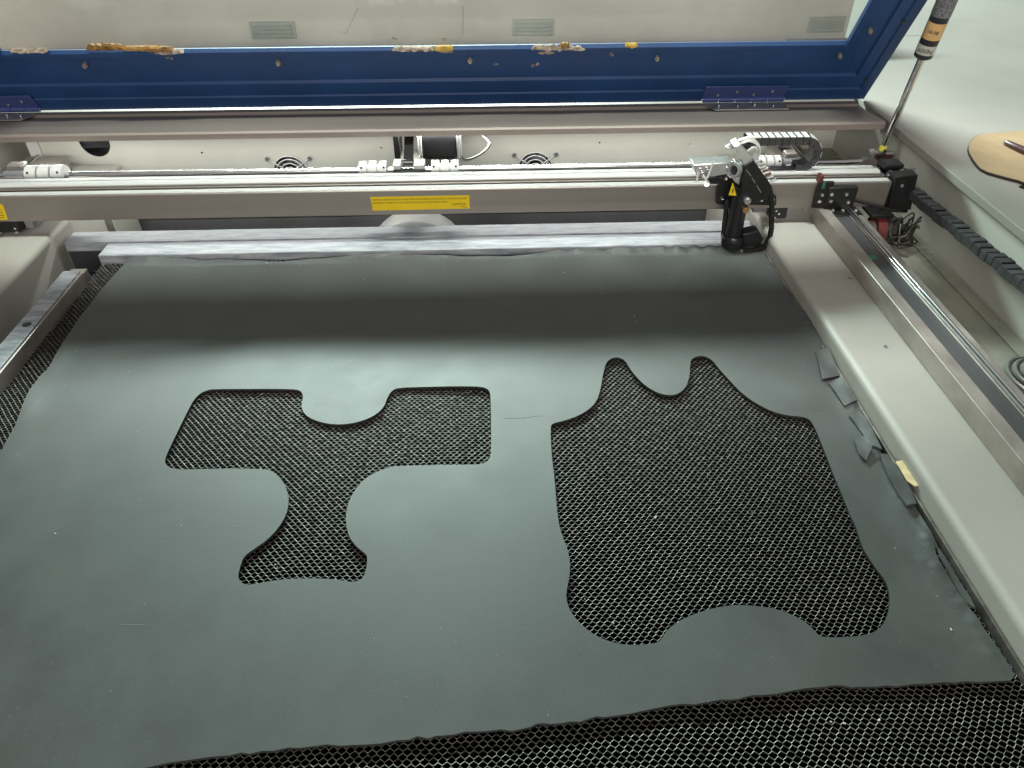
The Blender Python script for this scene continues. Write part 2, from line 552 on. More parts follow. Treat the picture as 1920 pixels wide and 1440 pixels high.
# ================================================================ RIGHT LINEAR RAIL
PXL, PXR, PZ = .809, .912, .091
rail = thing('side_rail', (.86, 1.2, BOX_Z), 'scuffed aluminium side rail profile bolted on the right housing', 'rail')
MB().sweepy([(PXL, BOX_Z + .0005), (PXL, PZ), (PXL + .028, PZ), (PXL + .028, PZ - .008), (PXL + .066, PZ - .008), (PXL + .066, PZ - .003), (PXR - .004, PZ - .003), (PXR, PZ - .007), (PXR, BOX_Z + .0005)],
            FRONT_Y + .01, 2.10).build('profile', 'alu', rail, bevel=.0012)
MB().box(PXL + .0295, PXL + .0645, FRONT_Y + .02, 2.09, PZ - .0078, PZ - .0056).build('drive_belt', 'beltgrey', rail, bevel=.0006)
MB().cyl((PXL + .0705, FRONT_Y + .02, PZ - .0005), (PXL + .0705, 2.09, PZ - .0005), .0026, 12).build('guide_rod', 'steel', rail)
MB().cyl((PXL + .0785, FRONT_Y + .02, PZ + .0005), (PXL + .0785, 2.09, PZ + .0005), .0034, 12).build('guide_rod', 'steel', rail)
MB().box(PXL + .0735, PXL + .0748, FRONT_Y + .02, 2.09, PZ - .0029, PZ - .0022).build('rail_gap', 'dark', rail)
lrail = thing('side_rail', (-1.24, 1.2, BOX_Z), 'aluminium side rail profile under the left end of the gantry', 'rail')
MB().sweepy([(-1.19, BOX_Z + .0005), (-1.19, PZ), (-1.30, PZ), (-1.30, BOX_Z + .0005)], FRONT_Y + .01, 2.10).build('profile', 'alu', lrail, bevel=.0012)
MB().cyl((-1.265, FRONT_Y + .02, PZ + .004), (-1.265, 2.09, PZ + .004), .0055, 16).build('guide_rod', 'steel', lrail)
tape = MB()
p = atz(1632, 482, PZ - .005)
tape.box(p.x - .012, p.x + .012, p.y - .008, p.y + .008, PZ - .0054, PZ - .0048)
tag(tape.build('label_scrap', 'green'), 'tiny green scrap stuck on the right side rail belt', 'scrap')

# ================================================================ LASER BED
bed = thing('honeycomb_bed', (-.14, .9, -.05), 'sooty, shade-darkened aluminium honeycomb cutting bed in a pale metal frame', 'cutting bed')
BX0, BX1, BY0, BY1 = -.942, .672, .20, 1.640
MB().box(-.986, BX0, BY0, 1.546, -.045, .0285).build('side_bar', 'alu', bed, bevel=.0015)
MB().box(-.9865, BX0 - .0055, BY0, 1.548, .029, .0312).build('bar_cover', 'stained', bed, bevel=.0008)
MB().box(BX1, .677, BY0, BY1, -.045, .012).build('side_bar', 'dark_alu', bed, bevel=.001)
MB().box(-.948, .677, BY1, 1.703, -.045, .020).build('back_bar', 'stained', bed, bevel=.002)
MB().box(-1.056, .677, 1.7035, 1.763, -.002, .0225).build('rear_bar', 'stained', bed, bevel=.002)
MB().box(-1.054, -.949, 1.706, 1.755, -.30, -.0025).build('cavity_shade_face', 'dark', bed)  # near-black block, cavity shade under the rear bar put into colour
MB().box(-1.054, -.947, 1.577, 1.7055, -.20, -.060).build('cavity_shade_floor', 'dark', bed)  # floor of the same cavity, its shade painted near-black
MB().box(-.985, -.946, 1.5465, 1.575, -.045, .022).build('corner_block', 'alu', bed, bevel=.002)
MB().cyl((-.966, 1.326, .0313), (-.966, 1.326, .0317), .009, 20).build('bar_hole', 'dark', bed)
MB().box(BX0, BX1, BY0 - .04, BY0, -.045, .012).build('front_bar', 'dark_alu', bed, bevel=.0015)
MB().box(BX0, BX1, BY0, BY1, -.05, -.046).build('tray', 'tray_dark', bed)
# honeycomb
w, pch, vv, th, dep = .01055, .0062, .0024, .00076, .018
nx = int((BX1 - BX0) / w) + 2
ny = int((BY1 - BY0) / pch) + 2
ii, jj = np.meshgrid(np.arange(nx), np.arange(ny), indexing='ij')
cx = (BX0 + (ii + .5 * (jj % 2)) * w).ravel()
cy = (BY0 + jj * pch).ravel()


def warp(x, y):
    dx = .0040 * np.sin(3.1 * y + 1.3 * x + .5) + .0022 * np.sin(7.3 * y - 4.1 * x + 1.1) + .0006 * np.sin(61 * y + 23 * x)
    dy = .0050 * np.sin(2.7 * x + .8 * y) + .0022 * np.sin(8.9 * x - 5.3 * y + 2.0) + .0011 * np.sin(23 * x + 11 * y) + .0005 * np.sin(71 * x - 47 * y)
    rx = .00018 * np.sin(x * 7919.0 + y * 6271.0)
    ry = .00015 * np.sin(x * 5417.0 - y * 8161.0)
    return x + dx + rx, y + dy + ry


segs = [((w / 2, -vv / 2), (w / 2, vv / 2)), ((w / 2, vv / 2), (0, pch - vv / 2)), ((0, pch - vv / 2), (-w / 2, vv / 2))]
P, Q = [], []
for (a, b) in segs:
    P.append(np.stack(warp(cx + a[0], cy + a[1]), 1)); Q.append(np.stack(warp(cx + b[0], cy + b[1]), 1))
P = np.concatenate(P); Q = np.concatenate(Q)
ok = (np.minimum(P[:, 0], Q[:, 0]) > BX0) & (np.maximum(P[:, 0], Q[:, 0]) < BX1) & (np.minimum(P[:, 1], Q[:, 1]) > BY0) & (np.maximum(P[:, 1], Q[:, 1]) < BY1)
P, Q = P[ok], Q[ok]
T = Q - P
L = np.linalg.norm(T, axis=1, keepdims=True) + 1e-9
N_ = np.stack([-T[:, 1], T[:, 0]], 1) / L * th / 2
E_ = T / L * th * .3
zt = .0006 * np.sin(P[:, 0] * 31 + P[:, 1] * 17) * .5 - .0006
zt2 = .0006 * np.sin(Q[:, 0] * 31 + Q[:, 1] * 17) * .5 - .0006
n = len(P)
vt = np.zeros((n, 8, 3))
for k, (pt, sg, z) in enumerate(((P - E_, -1, zt), (Q + E_, -1, zt2), (Q + E_, 1, zt2), (P - E_, 1, zt))):
    vt[:, k, :2] = pt + sg * N_
    vt[:, k, 2] = z
    vt[:, k + 4, :2] = pt + sg * N_
    vt[:, k + 4, 2] = -dep
quads = np.array([[3, 2, 1, 0], [0, 1, 5, 4], [2, 3, 7, 6]])
quads[0] = [0, 3, 2, 1][::-1]
fc = (np.arange(n)[:, None, None] * 8 + quads[None]).reshape(-1)
off = np.array(wloc(bed))
me = bpy.data.meshes.new('honeycomb')
me.vertices.add(n * 8)
me.vertices.foreach_set('co', (vt.reshape(-1, 3) - off).ravel())
me.loops.add(len(fc)); me.loops.foreach_set('vertex_index', fc)
nf = n * 3
me.polygons.add(nf)
me.polygons.foreach_set('loop_start', np.arange(nf) * 4)
me.polygons.foreach_set('loop_total', np.full(nf, 4))
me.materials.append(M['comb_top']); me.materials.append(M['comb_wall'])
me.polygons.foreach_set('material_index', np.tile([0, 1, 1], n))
me.update(calc_edges=True); me.validate()
hc = bpy.data.objects.new('honeycomb', me)
COL.objects.link(hc); hc.parent = bed; hc['kind'] = 'stuff'

# ================================================================ FOAM FABRIC SHEET
FZ = .0072
outer_px = [(247, 482), (285, 487), (330, 486), (380, 488), (420, 487), (470, 489), (520, 491), (560, 488), (600, 486), (650, 481), (700, 478), (725, 479), (742, 474), (760, 480), (782, 477), (800, 481), (850, 481), (905, 482), (962, 481),
            (1000, 478), (1040, 473), (1075, 473), (1100, 468), (1125, 473), (1150, 471), (1200, 466), (1250, 463), (1300, 461), (1350, 460), (1400, 458), (1437, 462),
            (1452, 490), (1470, 522), (1497, 565), (1520, 603), (1533, 635), (1548, 660), (1574, 706), (1590, 738), (1612, 768), (1630, 808), (1650, 846), (1668, 872), (1690, 905), (1715, 950), (1738, 988), (1746, 1004),
            (1757, 1050), (1775, 1075), (1800, 1112), (1826, 1152), (1850, 1188), (1880, 1232), (1908, 1276),
            (1850, 1277), (1800, 1280), (1760, 1279), (1690, 1283), (1655, 1287), (1620, 1289), (1590, 1287), (1560, 1287), (1500, 1293), (1440, 1304), (1400, 1306), (1380, 1309), (1340, 1316), (1290, 1321), (1240, 1325), (1190, 1336), (1140, 1345), (1110, 1347), (1080, 1353), (1040, 1356), (1010, 1358),
            (990, 1367), (950, 1370), (905, 1371), (860, 1377), (820, 1380), (805, 1385), (790, 1383), (760, 1388), (700, 1394), (650, 1397), (600, 1398), (550, 1403), (500, 1407), (460, 1412), (420, 1415), (330, 1428), (255, 1440), (150, 1454), (0, 1474)]
outer = [(atz(x, y, FZ).x, atz(x, y, FZ).y) for x, y in outer_px]
outer += [(-.72, .425), (-.84, .43), (-.868, .44), (-.866, .60), (-.872, .75), (-.866, .86)]
outer += [(atz(x, y, FZ).x, atz(x, y, FZ).y) for x, y in [(0, 851), (12, 829), (37, 785), (50, 743), (79, 702), (92, 693), (108, 660), (129, 629), (146, 602), (173, 566), (200, 533), (226, 506)]]
cut1 = [(400, 729), (470, 729), (545, 729), (561, 731), (567, 737), (568, 746), (565, 757), (567, 770), (577, 781), (598, 790), (625, 795), (655, 794), (683, 787), (706, 776), (720, 762), (726, 745), (733, 733), (745, 726), (800, 725), (860, 724), (905, 725), (917, 731), (920, 742), (921, 800), (921, 850), (917, 862), (906, 869), (890, 871), (820, 872), (740, 874), (720, 879), (695, 891), (672, 910), (656, 935), (649, 960), (649, 985), (655, 1008), (667, 1024), (682, 1036), (689, 1043), (688, 1060), (684, 1078), (676, 1088), (660, 1092), (645, 1089), (620, 1086), (580, 1085), (540, 1086), (505, 1090), (480, 1095), (465, 1097), (450, 1092), (446, 1080), (450, 1063), (457, 1043), (475, 1030), (500, 1013), (522, 990), (537, 965), (542, 940), (538, 917), (527, 897), (512, 883), (497, 879), (450, 878), (390, 879), (340, 881), (322, 879), (311, 872), (309, 862), (316, 845), (335, 805), (352, 770), (364, 748), (375, 737), (388, 731)]
cut2 = [(1032, 800), (1036, 793), (1060, 788), (1085, 779), (1105, 767), (1119, 752), (1126, 730), (1131, 700), (1136, 680), (1147, 671), (1160, 670), (1172, 676), (1180, 690), (1192, 706), (1208, 722), (1228, 735), (1248, 741), (1265, 741), (1279, 734), (1288, 722), (1293, 705), (1294, 685), (1296, 674), (1307, 668), (1322, 668), (1335, 675), (1347, 690), (1368, 713), (1392, 738), (1420, 757), (1450, 772), (1478, 779), (1505, 781), (1518, 786), (1527, 800), (1535, 818), (1548, 850), (1563, 890), (1580, 930), (1594, 965), (1604, 985), (1610, 1003), (1617, 1025), (1630, 1047), (1645, 1068), (1660, 1087), (1667, 1105), (1669, 1125), (1666, 1150), (1655, 1172), (1640, 1185), (1615, 1192), (1580, 1195), (1543, 1195), (1533, 1190), (1520, 1175), (1500, 1160), (1470, 1147), (1440, 1139), (1400, 1135), (1370, 1135), (1335, 1141), (1300, 1152), (1272, 1165), (1252, 1180), (1242, 1195), (1234, 1205), (1215, 1208), (1190, 1210), (1160, 1208), (1130, 1199), (1105, 1185), (1083, 1165), (1068, 1145), (1061, 1122), (1063, 1105), (1068, 1080), (1069, 1055), (1064, 1030), (1054, 1005), (1047, 980), (1043, 940), (1040, 900), (1034, 850)]
hole1 = smooth_poly([(atz(x, y, FZ).x, atz(x, y, FZ).y) for x, y in cut1], 1)
hole2 = smooth_poly([(atz(x, y, FZ).x, atz(x, y, FZ).y) for x, y in cut2], 1)
outer = smooth_poly(outer, 1)
outer = [(x + .0016 * noise.noise(Vector((x * 70, y * 70, .4))), y + .0030 * noise.noise(Vector((x * 75, y * 75, 2.2)))) for x, y in outer]


def in_poly(px_, py_, poly):
    c = np.zeros(len(px_), bool)
    m_ = len(poly)
    for i in range(m_):
        x1, y1 = poly[i]; x2, y2 = poly[i - 1]
        cond = ((y1 > py_) != (y2 > py_))
        xx = (x2 - x1) * (py_ - y1) / ((y2 - y1) if y2 != y1 else 1e-12) + x1
        c ^= cond & (px_ < xx)
    return c


def seg_dist(px_, py_, poly, closed=True):
    d = np.full(len(px_), 9.0)
    for i in range(0 if closed else 1, len(poly)):
        x1, y1 = poly[i - 1]; x2, y2 = poly[i]
        vx, vy = x2 - x1, y2 - y1
        t = np.clip(((px_ - x1) * vx + (py_ - y1) * vy) / (vx * vx + vy * vy + 1e-12), 0, 1)
        d = np.minimum(d, np.hypot(px_ - x1 - t * vx, py_ - y1 - t * vy))
    return d


g = .0105
gx, gy = np.meshgrid(np.arange(-.95, .69, g), np.arange(.40, 1.68, g), indexing='ij')
gx = gx + (np.arange(gx.shape[1]) % 2)[None, :] * g / 2
gx, gy = gx.ravel(), gy.ravel()
inside = in_poly(gx, gy, outer) & ~in_poly(gx, gy, hole1) & ~in_poly(gx, gy, hole2)
gx, gy = gx[inside], gy[inside]
dd = np.minimum(np.minimum(seg_dist(gx, gy, outer), seg_dist(gx, gy, hole1)), seg_dist(gx, gy, hole2))
keep = dd > g * .45
gx, gy = gx[keep], gy[keep]
g2 = .0045
hx, hy = np.meshgrid(np.arange(-.80, .69, g2), np.arange(.45, 1.68, g2), indexing='ij')
hx, hy = hx.ravel() + .0013, hy.ravel() + .0017
re_ = [(atz(x, y, FZ).x, atz(x, y, FZ).y) for x, y in [(1437, 462), (1520, 603), (1574, 706), (1630, 808), (1690, 905), (1757, 1050), (1850, 1188), (1908, 1276)]]
band_ = (hy > 1.595)
band_ |= (hx > .5)
hx, hy = hx[band_], hy[band_]
nearr = (hy > 1.595) | (seg_dist(hx, hy, re_, False) < .042)
hx, hy = hx[nearr], hy[nearr]
hin = in_poly(hx, hy, outer) & ~in_poly(hx, hy, hole1) & ~in_poly(hx, hy, hole2)
hx, hy = hx[hin], hy[hin]
hk = seg_dist(hx, hy, outer) > g2 * .45
gx = np.concatenate([gx, hx[hk]]); gy = np.concatenate([gy, hy[hk]])
vs, es = [], []
for lp in (outer, hole1, hole2):
    k = len(vs)
    # subdivide long segments
    q = []
    for i in range(len(lp)):
        a, b = lp[i], lp[(i + 1) % len(lp)]
        m_ = max(1, int(math.hypot(b[0] - a[0], b[1] - a[1]) / .012))
        for t in range(m_):
            q.append((a[0] + (b[0] - a[0]) * t / m_, a[1] + (b[1] - a[1]) * t / m_))
    vs += q
    es += [(k + i, k + (i + 1) % len(q)) for i in range(len(q))]
vs += list(zip(gx.tolist(), gy.tolist()))
res = delaunay_2d_cdt([Vector(v) for v in vs], es, [], 0, 1e-7)
fv = np.array([(v.x, v.y) for v in res[0]])
tri = [t for t in res[2]]
cen = np.array([fv[list(t)].mean(0) for t in tri])
kt = in_poly(cen[:, 0], cen[:, 1], outer) & ~in_poly(cen[:, 0], cen[:, 1], hole1) & ~in_poly(cen[:, 0], cen[:, 1], hole2)
tri = [t for t, k in zip(tri, kt) if k]
X_, Y_ = fv[:, 0], fv[:, 1]
left_edge = [(-.868, .44), (-.866, .86)] + [(atz(x, y, FZ).x, atz(x, y, FZ).y) for x, y in [(0, 851), (37, 785), (79, 702), (129, 629), (173, 566), (226, 506)]]
right_edge = [(atz(x, y, FZ).x, atz(x, y, FZ).y) for x, y in [(1437, 462), (1520, 603), (1574, 706), (1630, 808), (1690, 905), (1757, 1050), (1850, 1188), (1908, 1276)]]
dl = seg_dist(X_, Y_, left_edge, False)
dr = seg_dist(X_, Y_, right_edge, False)
db = np.clip(1.645 - Y_, 0, 9)
zz = np.full(len(X_), FZ)
zz += .0012 * np.sin(4.1 * X_ + 2.3 * Y_) * np.sin(3.3 * Y_ - 1.1 * X_) + .0006 * np.sin(17 * X_ - 9 * Y_)
wr = np.array([noise.noise(Vector((x * 14, y * 9, 3.3))) for x, y in zip(X_, Y_)])
wr2 = np.array([noise.noise(Vector((x * 38, y * 16, 7.1))) for x, y in zip(X_, Y_)])
zz += np.exp(-(db / .022) ** 2) * (.004 + .006 * np.clip(wr, -.4, 1) + .004 * wr2)
wr3 = np.array([noise.noise(Vector((x * 85, y * 40, 1.7))) for x, y in zip(X_, Y_)])
wr4 = np.array([noise.noise(Vector((x * 30 + y * 12, y * 55, 5.1))) for x, y in zip(X_, Y_)])
zz += np.exp(-(db / .016) ** 2) * (.0018 * wr3 + .001)
zz += np.exp(-(dr / .020) ** 2) * (.0035 * np.abs(wr4) + .0012 * wr3)
rb = np.clip((X_ - .05) / .5, 0, 1)
zz += np.exp(-(db / .035) ** 2) * rb * (.005 + .0055 * wr2)
zz += np.exp(-(dr / .028) ** 2) * (.003 + .004 * wr + .002 * wr2)
zz += np.exp(-(dl / .025) ** 2) * (.002 + .004 * wr)
zz = np.maximum(zz, .0057)
FT = .0048
mb = MB()
nv = len(fv)
top = [mb.bm.verts.new((fv[i, 0], fv[i, 1], zz[i])) for i in range(nv)]
bot = [mb.bm.verts.new((fv[i, 0], fv[i, 1], zz[i] - FT)) for i in range(nv)]
cnt = {}
for t in tri:
    mb.bm.faces.new([top[i] for i in t])
    mb.bm.faces.new([bot[i] for i in reversed(t)])
    for a, b in zip(t, t[1:] + t[:1]):
        cnt[(min(a, b), max(a, b))] = cnt.get((min(a, b), max(a, b)), 0) + 1
        if cnt[(min(a, b), max(a, b))] == 1: cnt[('d', min(a, b), max(a, b))] = (a, b)
edge_faces = []
for k, c in list(cnt.items()):
    if len(k) == 2 and c == 1:
        a, b = cnt[('d',) + k]
        f = mb.bm.faces.new((top[b], top[a], bot[a], bot[b])); f.material_index = 1
for v in [v for v in mb.bm.verts if not v.link_faces]:
    mb.bm.verts.remove(v)
fab = mb.build('fabric_sheet', 'fabric')
fab.data.materials.append(M['fabric_edge'])
tag(fab, 'large dark grey foam fabric sheet with two pattern pieces cut out of it', 'fabric')

for pts in ([(923, 783), (950, 784), (985, 783), (1010, 779), (1031, 781)], [(1500, 772), (1530, 770), (1556, 771)], [(36, 800), (52, 775), (72, 752), (98, 735)], [(38, 790), (60, 778), (76, 782)],
            [(1290, 628), (1330, 622), (1365, 628)], [(185, 1166), (240, 1172), (330, 1168)]):
    cp_ = []
    for x, y in pts:
        q = atz(x, y, FZ)
        k_ = int(np.argmin((fv[:, 0] - q.x) ** 2 + (fv[:, 1] - q.y) ** 2))
        cp_.append(V(q.x, q.y, zz[k_] - .0009))
    m2 = MB(); m2.tube(cp_, [.0004] + [.0013] * (len(cp_) - 2) + [.0004], 8)
    m2.build('crease', 'fabric', fab)
# offcut flaps along the right edge
flaps = [([(1529, 657), (1551, 652), (1574, 704), (1543, 711)], 'square dark offcut flap farthest back beside the right housing'),
         ([(1555, 716), (1577, 707), (1608, 752), (1584, 760)], 'rectangular dark offcut just in front of the farthest flap on the right edge'),
         ([(1593, 780), (1609, 770), (1619, 780), (1652, 842), (1633, 832), (1611, 802)], 'curled long dark offcut with a pale folded end by the right housing'),
         ([(1602, 824), (1618, 818), (1634, 838), (1626, 862), (1611, 852)], 'small rounded dark offcut lying inward from the right edge'),
         ([(1650, 853), (1663, 853), (1700, 899), (1720, 944), (1699, 950), (1664, 894)], 'long pointed dark offcut next to the pale wood chip'),
         ([(1745, 1003), (1757, 1030), (1822, 1118), (1832, 1138), (1812, 1126), (1760, 1048)], 'narrow dark offcut strip nearest the front along the right edge')]
def soft_sheet(poly, zf, thick, gg=.004):
    xs = [p[0] for p in poly]; ys = [p[1] for p in poly]
    ax, ay = np.meshgrid(np.arange(min(xs), max(xs), gg), np.arange(min(ys), max(ys), gg), indexing='ij')
    ax, ay = ax.ravel(), ay.ravel()
    k_ = in_poly(ax, ay, poly)
    ax, ay = ax[k_], ay[k_]
    if len(ax):
        k_ = seg_dist(ax, ay, poly) > gg * .4
        ax, ay = ax[k_], ay[k_]
    q = []
    for i in range(len(poly)):
        a, b = poly[i], poly[(i + 1) % len(poly)]
        m_ = max(1, int(math.hypot(b[0] - a[0], b[1] - a[1]) / gg))
        q += [(a[0] + (b[0] - a[0]) * t / m_, a[1] + (b[1] - a[1]) * t / m_) for t in range(m_)]
    e = [(i, (i + 1) % len(q)) for i in range(len(q))]
    r = delaunay_2d_cdt([Vector(v) for v in q + list(zip(ax.tolist(), ay.tolist()))], e, [], 0, 1e-7)
    mb_ = MB()
    tp = [mb_.bm.verts.new((v.x, v.y, zf(v.x, v.y))) for v in r[0]]
    for f in r[2]:
        c = (sum(r[0][i].x for i in f) / 3, sum(r[0][i].y for i in f) / 3)
        if in_poly(np.array([c[0]]), np.array([c[1]]), poly)[0]:
            mb_.bm.faces.new([tp[i] for i in f])
    for v in [v for v in mb_.bm.verts if not v.link_faces]: mb_.bm.verts.remove(v)
    ex_ = bmesh.ops.extrude_face_region(mb_.bm, geom=mb_.bm.faces[:])
    bmesh.ops.translate(mb_.bm, vec=(0, 0, -thick), verts=[e_ for e_ in ex_['geom'] if isinstance(e_, bmesh.types.BMVert)])
    return mb_


for k, (pp, lab) in enumerate(flaps):
    pts = [atz(x, y, .0135) for x, y in pp]
    poly = [(q.x + random.uniform(-.0015, .0015), q.y + random.uniform(-.0015, .0015)) for q in pts]
    c = sum(pts, Vector()) / len(pts)
    m2 = soft_sheet(poly, lambda x, y: .0150 + .08 * (x - c.x) + .0065 * noise.noise(Vector((x * 26, y * 18, k * 3.7))) + .0006 * noise.noise(Vector((x * 110, y * 70, k))), .0030)
    tag(m2.build('fabric_offcut', 'fabric'), lab, 'offcut', 'foam offcuts along the right edge')
cp = [atz(x, y, .022) for x, y in ((1680, 864), (1696, 864), (1707, 880), (1729, 912), (1715, 911), (1701, 899), (1690, 880))]
m2 = MB().prism([(q.x, q.y, .0185 + .010 * (q.x - cp[0].x) / .03) for q in cp], (0, 0, .002))
tag(m2.build('wood_chip', 'card', None, bevel=.0004), 'pale yellow wood chip tucked between the fabric and right housing', 'wood chip')

# crumbs
m2 = MB()
def crumb(x, y, z, r):
    q = Vector((random.uniform(-1, 1), random.uniform(-1, 1), .3)).normalized()
    a = q * r * random.uniform(1, 2.0); b = q.orthogonal().normalized() * r * random.uniform(.4, .8); c_ = a.cross(b).normalized() * r * .5
    m2.obox((x, y, z + r * .4), a, b, c_)
for px, py, r in ((1229, 970, .0024), (1593, 967, .0022), (1166, 1014, .0012), (1455, 822, .002), (1111, 787, .0014), (1292, 784, .0013), (1535, 1147, .0014), (620, 1040, .0014), (516, 1058, .0012), (1558, 1353, .0018), (1583, 1356, .0022), (1648, 1350, .002), (520, 1063, .001), (845, 790, .001), (1150, 1168, .0014), (1180, 1060, .001), (375, 825, .0012), (1330, 880, .001), (1410, 960, .001)):
    p = atz(px, py, 0); crumb(p.x, p.y, -.0005, r * .62)
for _ in range(46):
    p = atz(random.uniform(1050, 1600), random.uniform(820, 1180), 0); crumb(p.x, p.y, -.0005, random.uniform(.0003, .0008))
tag(m2.build('crumbs', 'crumb', None, smooth=False), 'scattered pale crumbs on the exposed honeycomb', 'debris', kind='stuff')
m2 = MB()
cnt_ = 0
while cnt_ < 90:
    i = random.randrange(nv)
    if zz[i] < .0110:
        m2_r = random.uniform(.0002, .0007)
        crumb(fv[i, 0], fv[i, 1], zz[i], m2_r); cnt_ += 1
for px, py, r in ((1783, 1180, .0016), (1005, 708, .0006), (340, 985, .0008), (440, 987, .001), (1757, 1118, .0008), (640, 560, .0006)):
    p = atz(px, py, FZ); crumb(p.x, p.y, FZ, r * .7)
tag(m2.build('lint', 'crumb', None, smooth=False), 'fine pale lint specks on the dark fabric', 'lint', kind='stuff')

# ================================================================ GANTRY
GY = 1.69
GZ0, GZ1 = .089, .153
gan = thing('gantry', (-.1, GY + .045, GZ0), 'long aluminium gantry beam with bright rails spanning the bed', 'gantry')
GX0, GX1 = -1.34, .980
MB().sweepx([(GY, GZ0), (GY, GZ1 - .002), (GY + .002, GZ1), (GY + .022, GZ1), (GY + .022, GZ1 - .008), (GY + .038, GZ1 - .008), (GY + .038, GZ1 - .001), (GY + .072, GZ1 - .001), (GY + .072, GZ1 - .007), (GY + .080, GZ1 - .007), (GY + .080, GZ1),
             (GY + .098, GZ1), (GY + .1, GZ1 - .002), (GY + .1, GZ1 - .012), (GY + .072, GZ1 - .022), (GY + .072, GZ0)], GX0, GX1).build('beam', 'alu_face', gan, bevel=.0008)
MB().box(GX0, GX1 - .004, GY + .0025, GY + .0215, GZ1 + .0002, GZ1 + .0014).build('front_strip', 'alu_g', gan, bevel=.0004)
MB().sweepx([(GY + .046, GZ1 - .0005), (GY + .044, GZ1 + .004), (GY + .047, GZ1 + .009), (GY + .063, GZ1 + .009), (GY + .066, GZ1 + .004), (GY + .064, GZ1 - .0005)], GX0, GX1 - .012).build('linear_rail', 'alu_g', gan, bevel=.001)
MB().box(GX0, GX1 - .012, GY + .0815, GY + .0975, GZ1 + .0002, GZ1 + .0022).build('rear_strip', 'alu_g', gan, bevel=.0004)
MB().box(GX0, GX1 - .01, GY + .026, GY + .0345, GZ1 - .0078, GZ1 - .0062).build('toothed_belt', 'rubber', gan)
# red reflection target: small red marker on rail
p = aty(846, 351, GY + .023)
MB().box(p.x - .010, p.x + .010, GY + .0222, GY + .0242, GZ1 - .004, GZ1 - .001).build('red_mark', 'red', gan)
# end plate and caps
a, b, c_, d_ = aty(1679, 331, GY - .006), aty(1722, 328, GY - .006), aty(1708, 394, GY - .006), aty(1664, 394, GY - .006)
MB().prism([a, b, c_, d_], (0, .034, 0)).build('end_plate', 'black', gan, bevel=.002)
p = aty(1691, 348, GY - .0065)
ep = MB()
ep.tube([p + V(.012 * math.cos(t), 0, .012 * math.sin(t)) for t in np.linspace(0, 2 * math.pi, 28)[:-1]], .0012, 6, closed=True)
ep.build('pulley_ring', 'rubber', gan)
inst(BOLT_B, 'pulley_bolt', gan, p, ROT_FRONT)
a, b = aty(1657, 319, GY + .055), aty(1697, 309, GY + .055)
MB().box(a.x, b.x, GY + .055, GY + .098, a.z, b.z).build('end_cap', 'black', gan, bevel=.003)
MB().box(a.x + .012, b.x - .006, GY + .03, GY + .098, GZ1 - .01, a.z - .0004).build('cap_post', 'black', gan, bevel=.001)
MB().box(GX1 + .001, GX1 + .010, GY + .001, GY + .099, GZ0 + .004, GZ1 - .002).build('end_web', 'black', gan, bevel=.001)
p = aty(1669, 333, GY + .03)
MB().cyl((p.x, GY + .022, GZ1 + .004), (p.x, GY + .037, GZ1 + .004), .009, 20).build('idler_pulley', 'steel', gan)
for q in ((1700, 316), (1712, 318)):
    p = aty(*q, GY + .06)
    MB().cyl(p - V(0, 0, .02), p + V(0, 0, .002), .006, 6).build('tension_nut', 'silver', gan)
# right carriage under the beam
MB().box(.700, .742, GY + .004, GY + .034, BOX_Z + .008, GZ0 - .0005).build('bumper_block', 'black', gan, bevel=.002)
for zz_, yy in ((.068, 0), (.078, 0), (.064, .001)):
    pass
for dx, dz in ((.013, .012), (.021, .022), (.013, .030)):
    inst(BOLT_S, 'block_screw', gan, (.700 + dx, GY + .004, BOX_Z + dz), ROT_FRONT)
MB().box(.665, .6995, GY + .03, GY + .06, GZ0 - .026, GZ0 - .0005).build('switch_block', 'hinge_leaf', gan, bevel=.001)
c0, c1 = aty(1556, 352, GY - .014), aty(1598, 392, GY - .014)
MB().box(c0.x, c1.x, GY - .015, GY - .0005, c1.z, c0.z).build('carriage_plate', 'black', gan, bevel=.002)
for q in ((1559, 364), (1587, 364), (1557, 377), (1590, 379)):
    inst(BOLT, 'plate_bolt', gan, aty(*q, GY - .015), ROT_FRONT)
MB().box(.822, .925, GY - .045, GY + .09, PZ + .003, PZ + .022 - .025 + .0).build('slide_foot', 'black', gan, bevel=.001) if False else None
MB().box(.826, .918, GY - .055, GY + .095, PZ + .004, GZ0 - .0003 + .0) .build('slide_block', 'black', gan, bevel=.001) if GZ0 - PZ > .006 else None
s0 = aty(1553, 390, GY - .045); s1 = aty(1618, 408, GY - .045)
MB().box(s0.x, s1.x, GY - .046, GY + .09, s1.z - .004, GZ0 - .0006).build('slide_block', 'black', gan, bevel=.002)
for q in ((1561, 394), (1580, 394), (1604, 394)):
    inst(BOLT, 'slide_bolt', gan, aty(*q, GY - .046), ROT_FRONT)
l0 = aty(1537, 332, GY - .006); l1 = aty(1551, 388, GY - .006)
MB().box(l0.x, l1.x, GY - .010, GY - .0005, l1.z, l0.z - .012).build('limit_bracket', 'black', gan, bevel=.001)
MB().box(l0.x + .001, l0.x + .009, GY - .010, GY + .012, l0.z - .016, l0.z + .004).build('limit_switch', 'red', gan, bevel=.001)
MB().box(l0.x + .0095, l0.x + .017, GY - .011, GY + .002, l0.z - .028, l0.z - .012).build('switch_board', 'green', gan, bevel=.0005)
for q in ((1541, 365), (1536, 377)):
    inst(BOLT, 'bracket_bolt', gan, aty(*q, GY - .0102), ROT_FRONT)
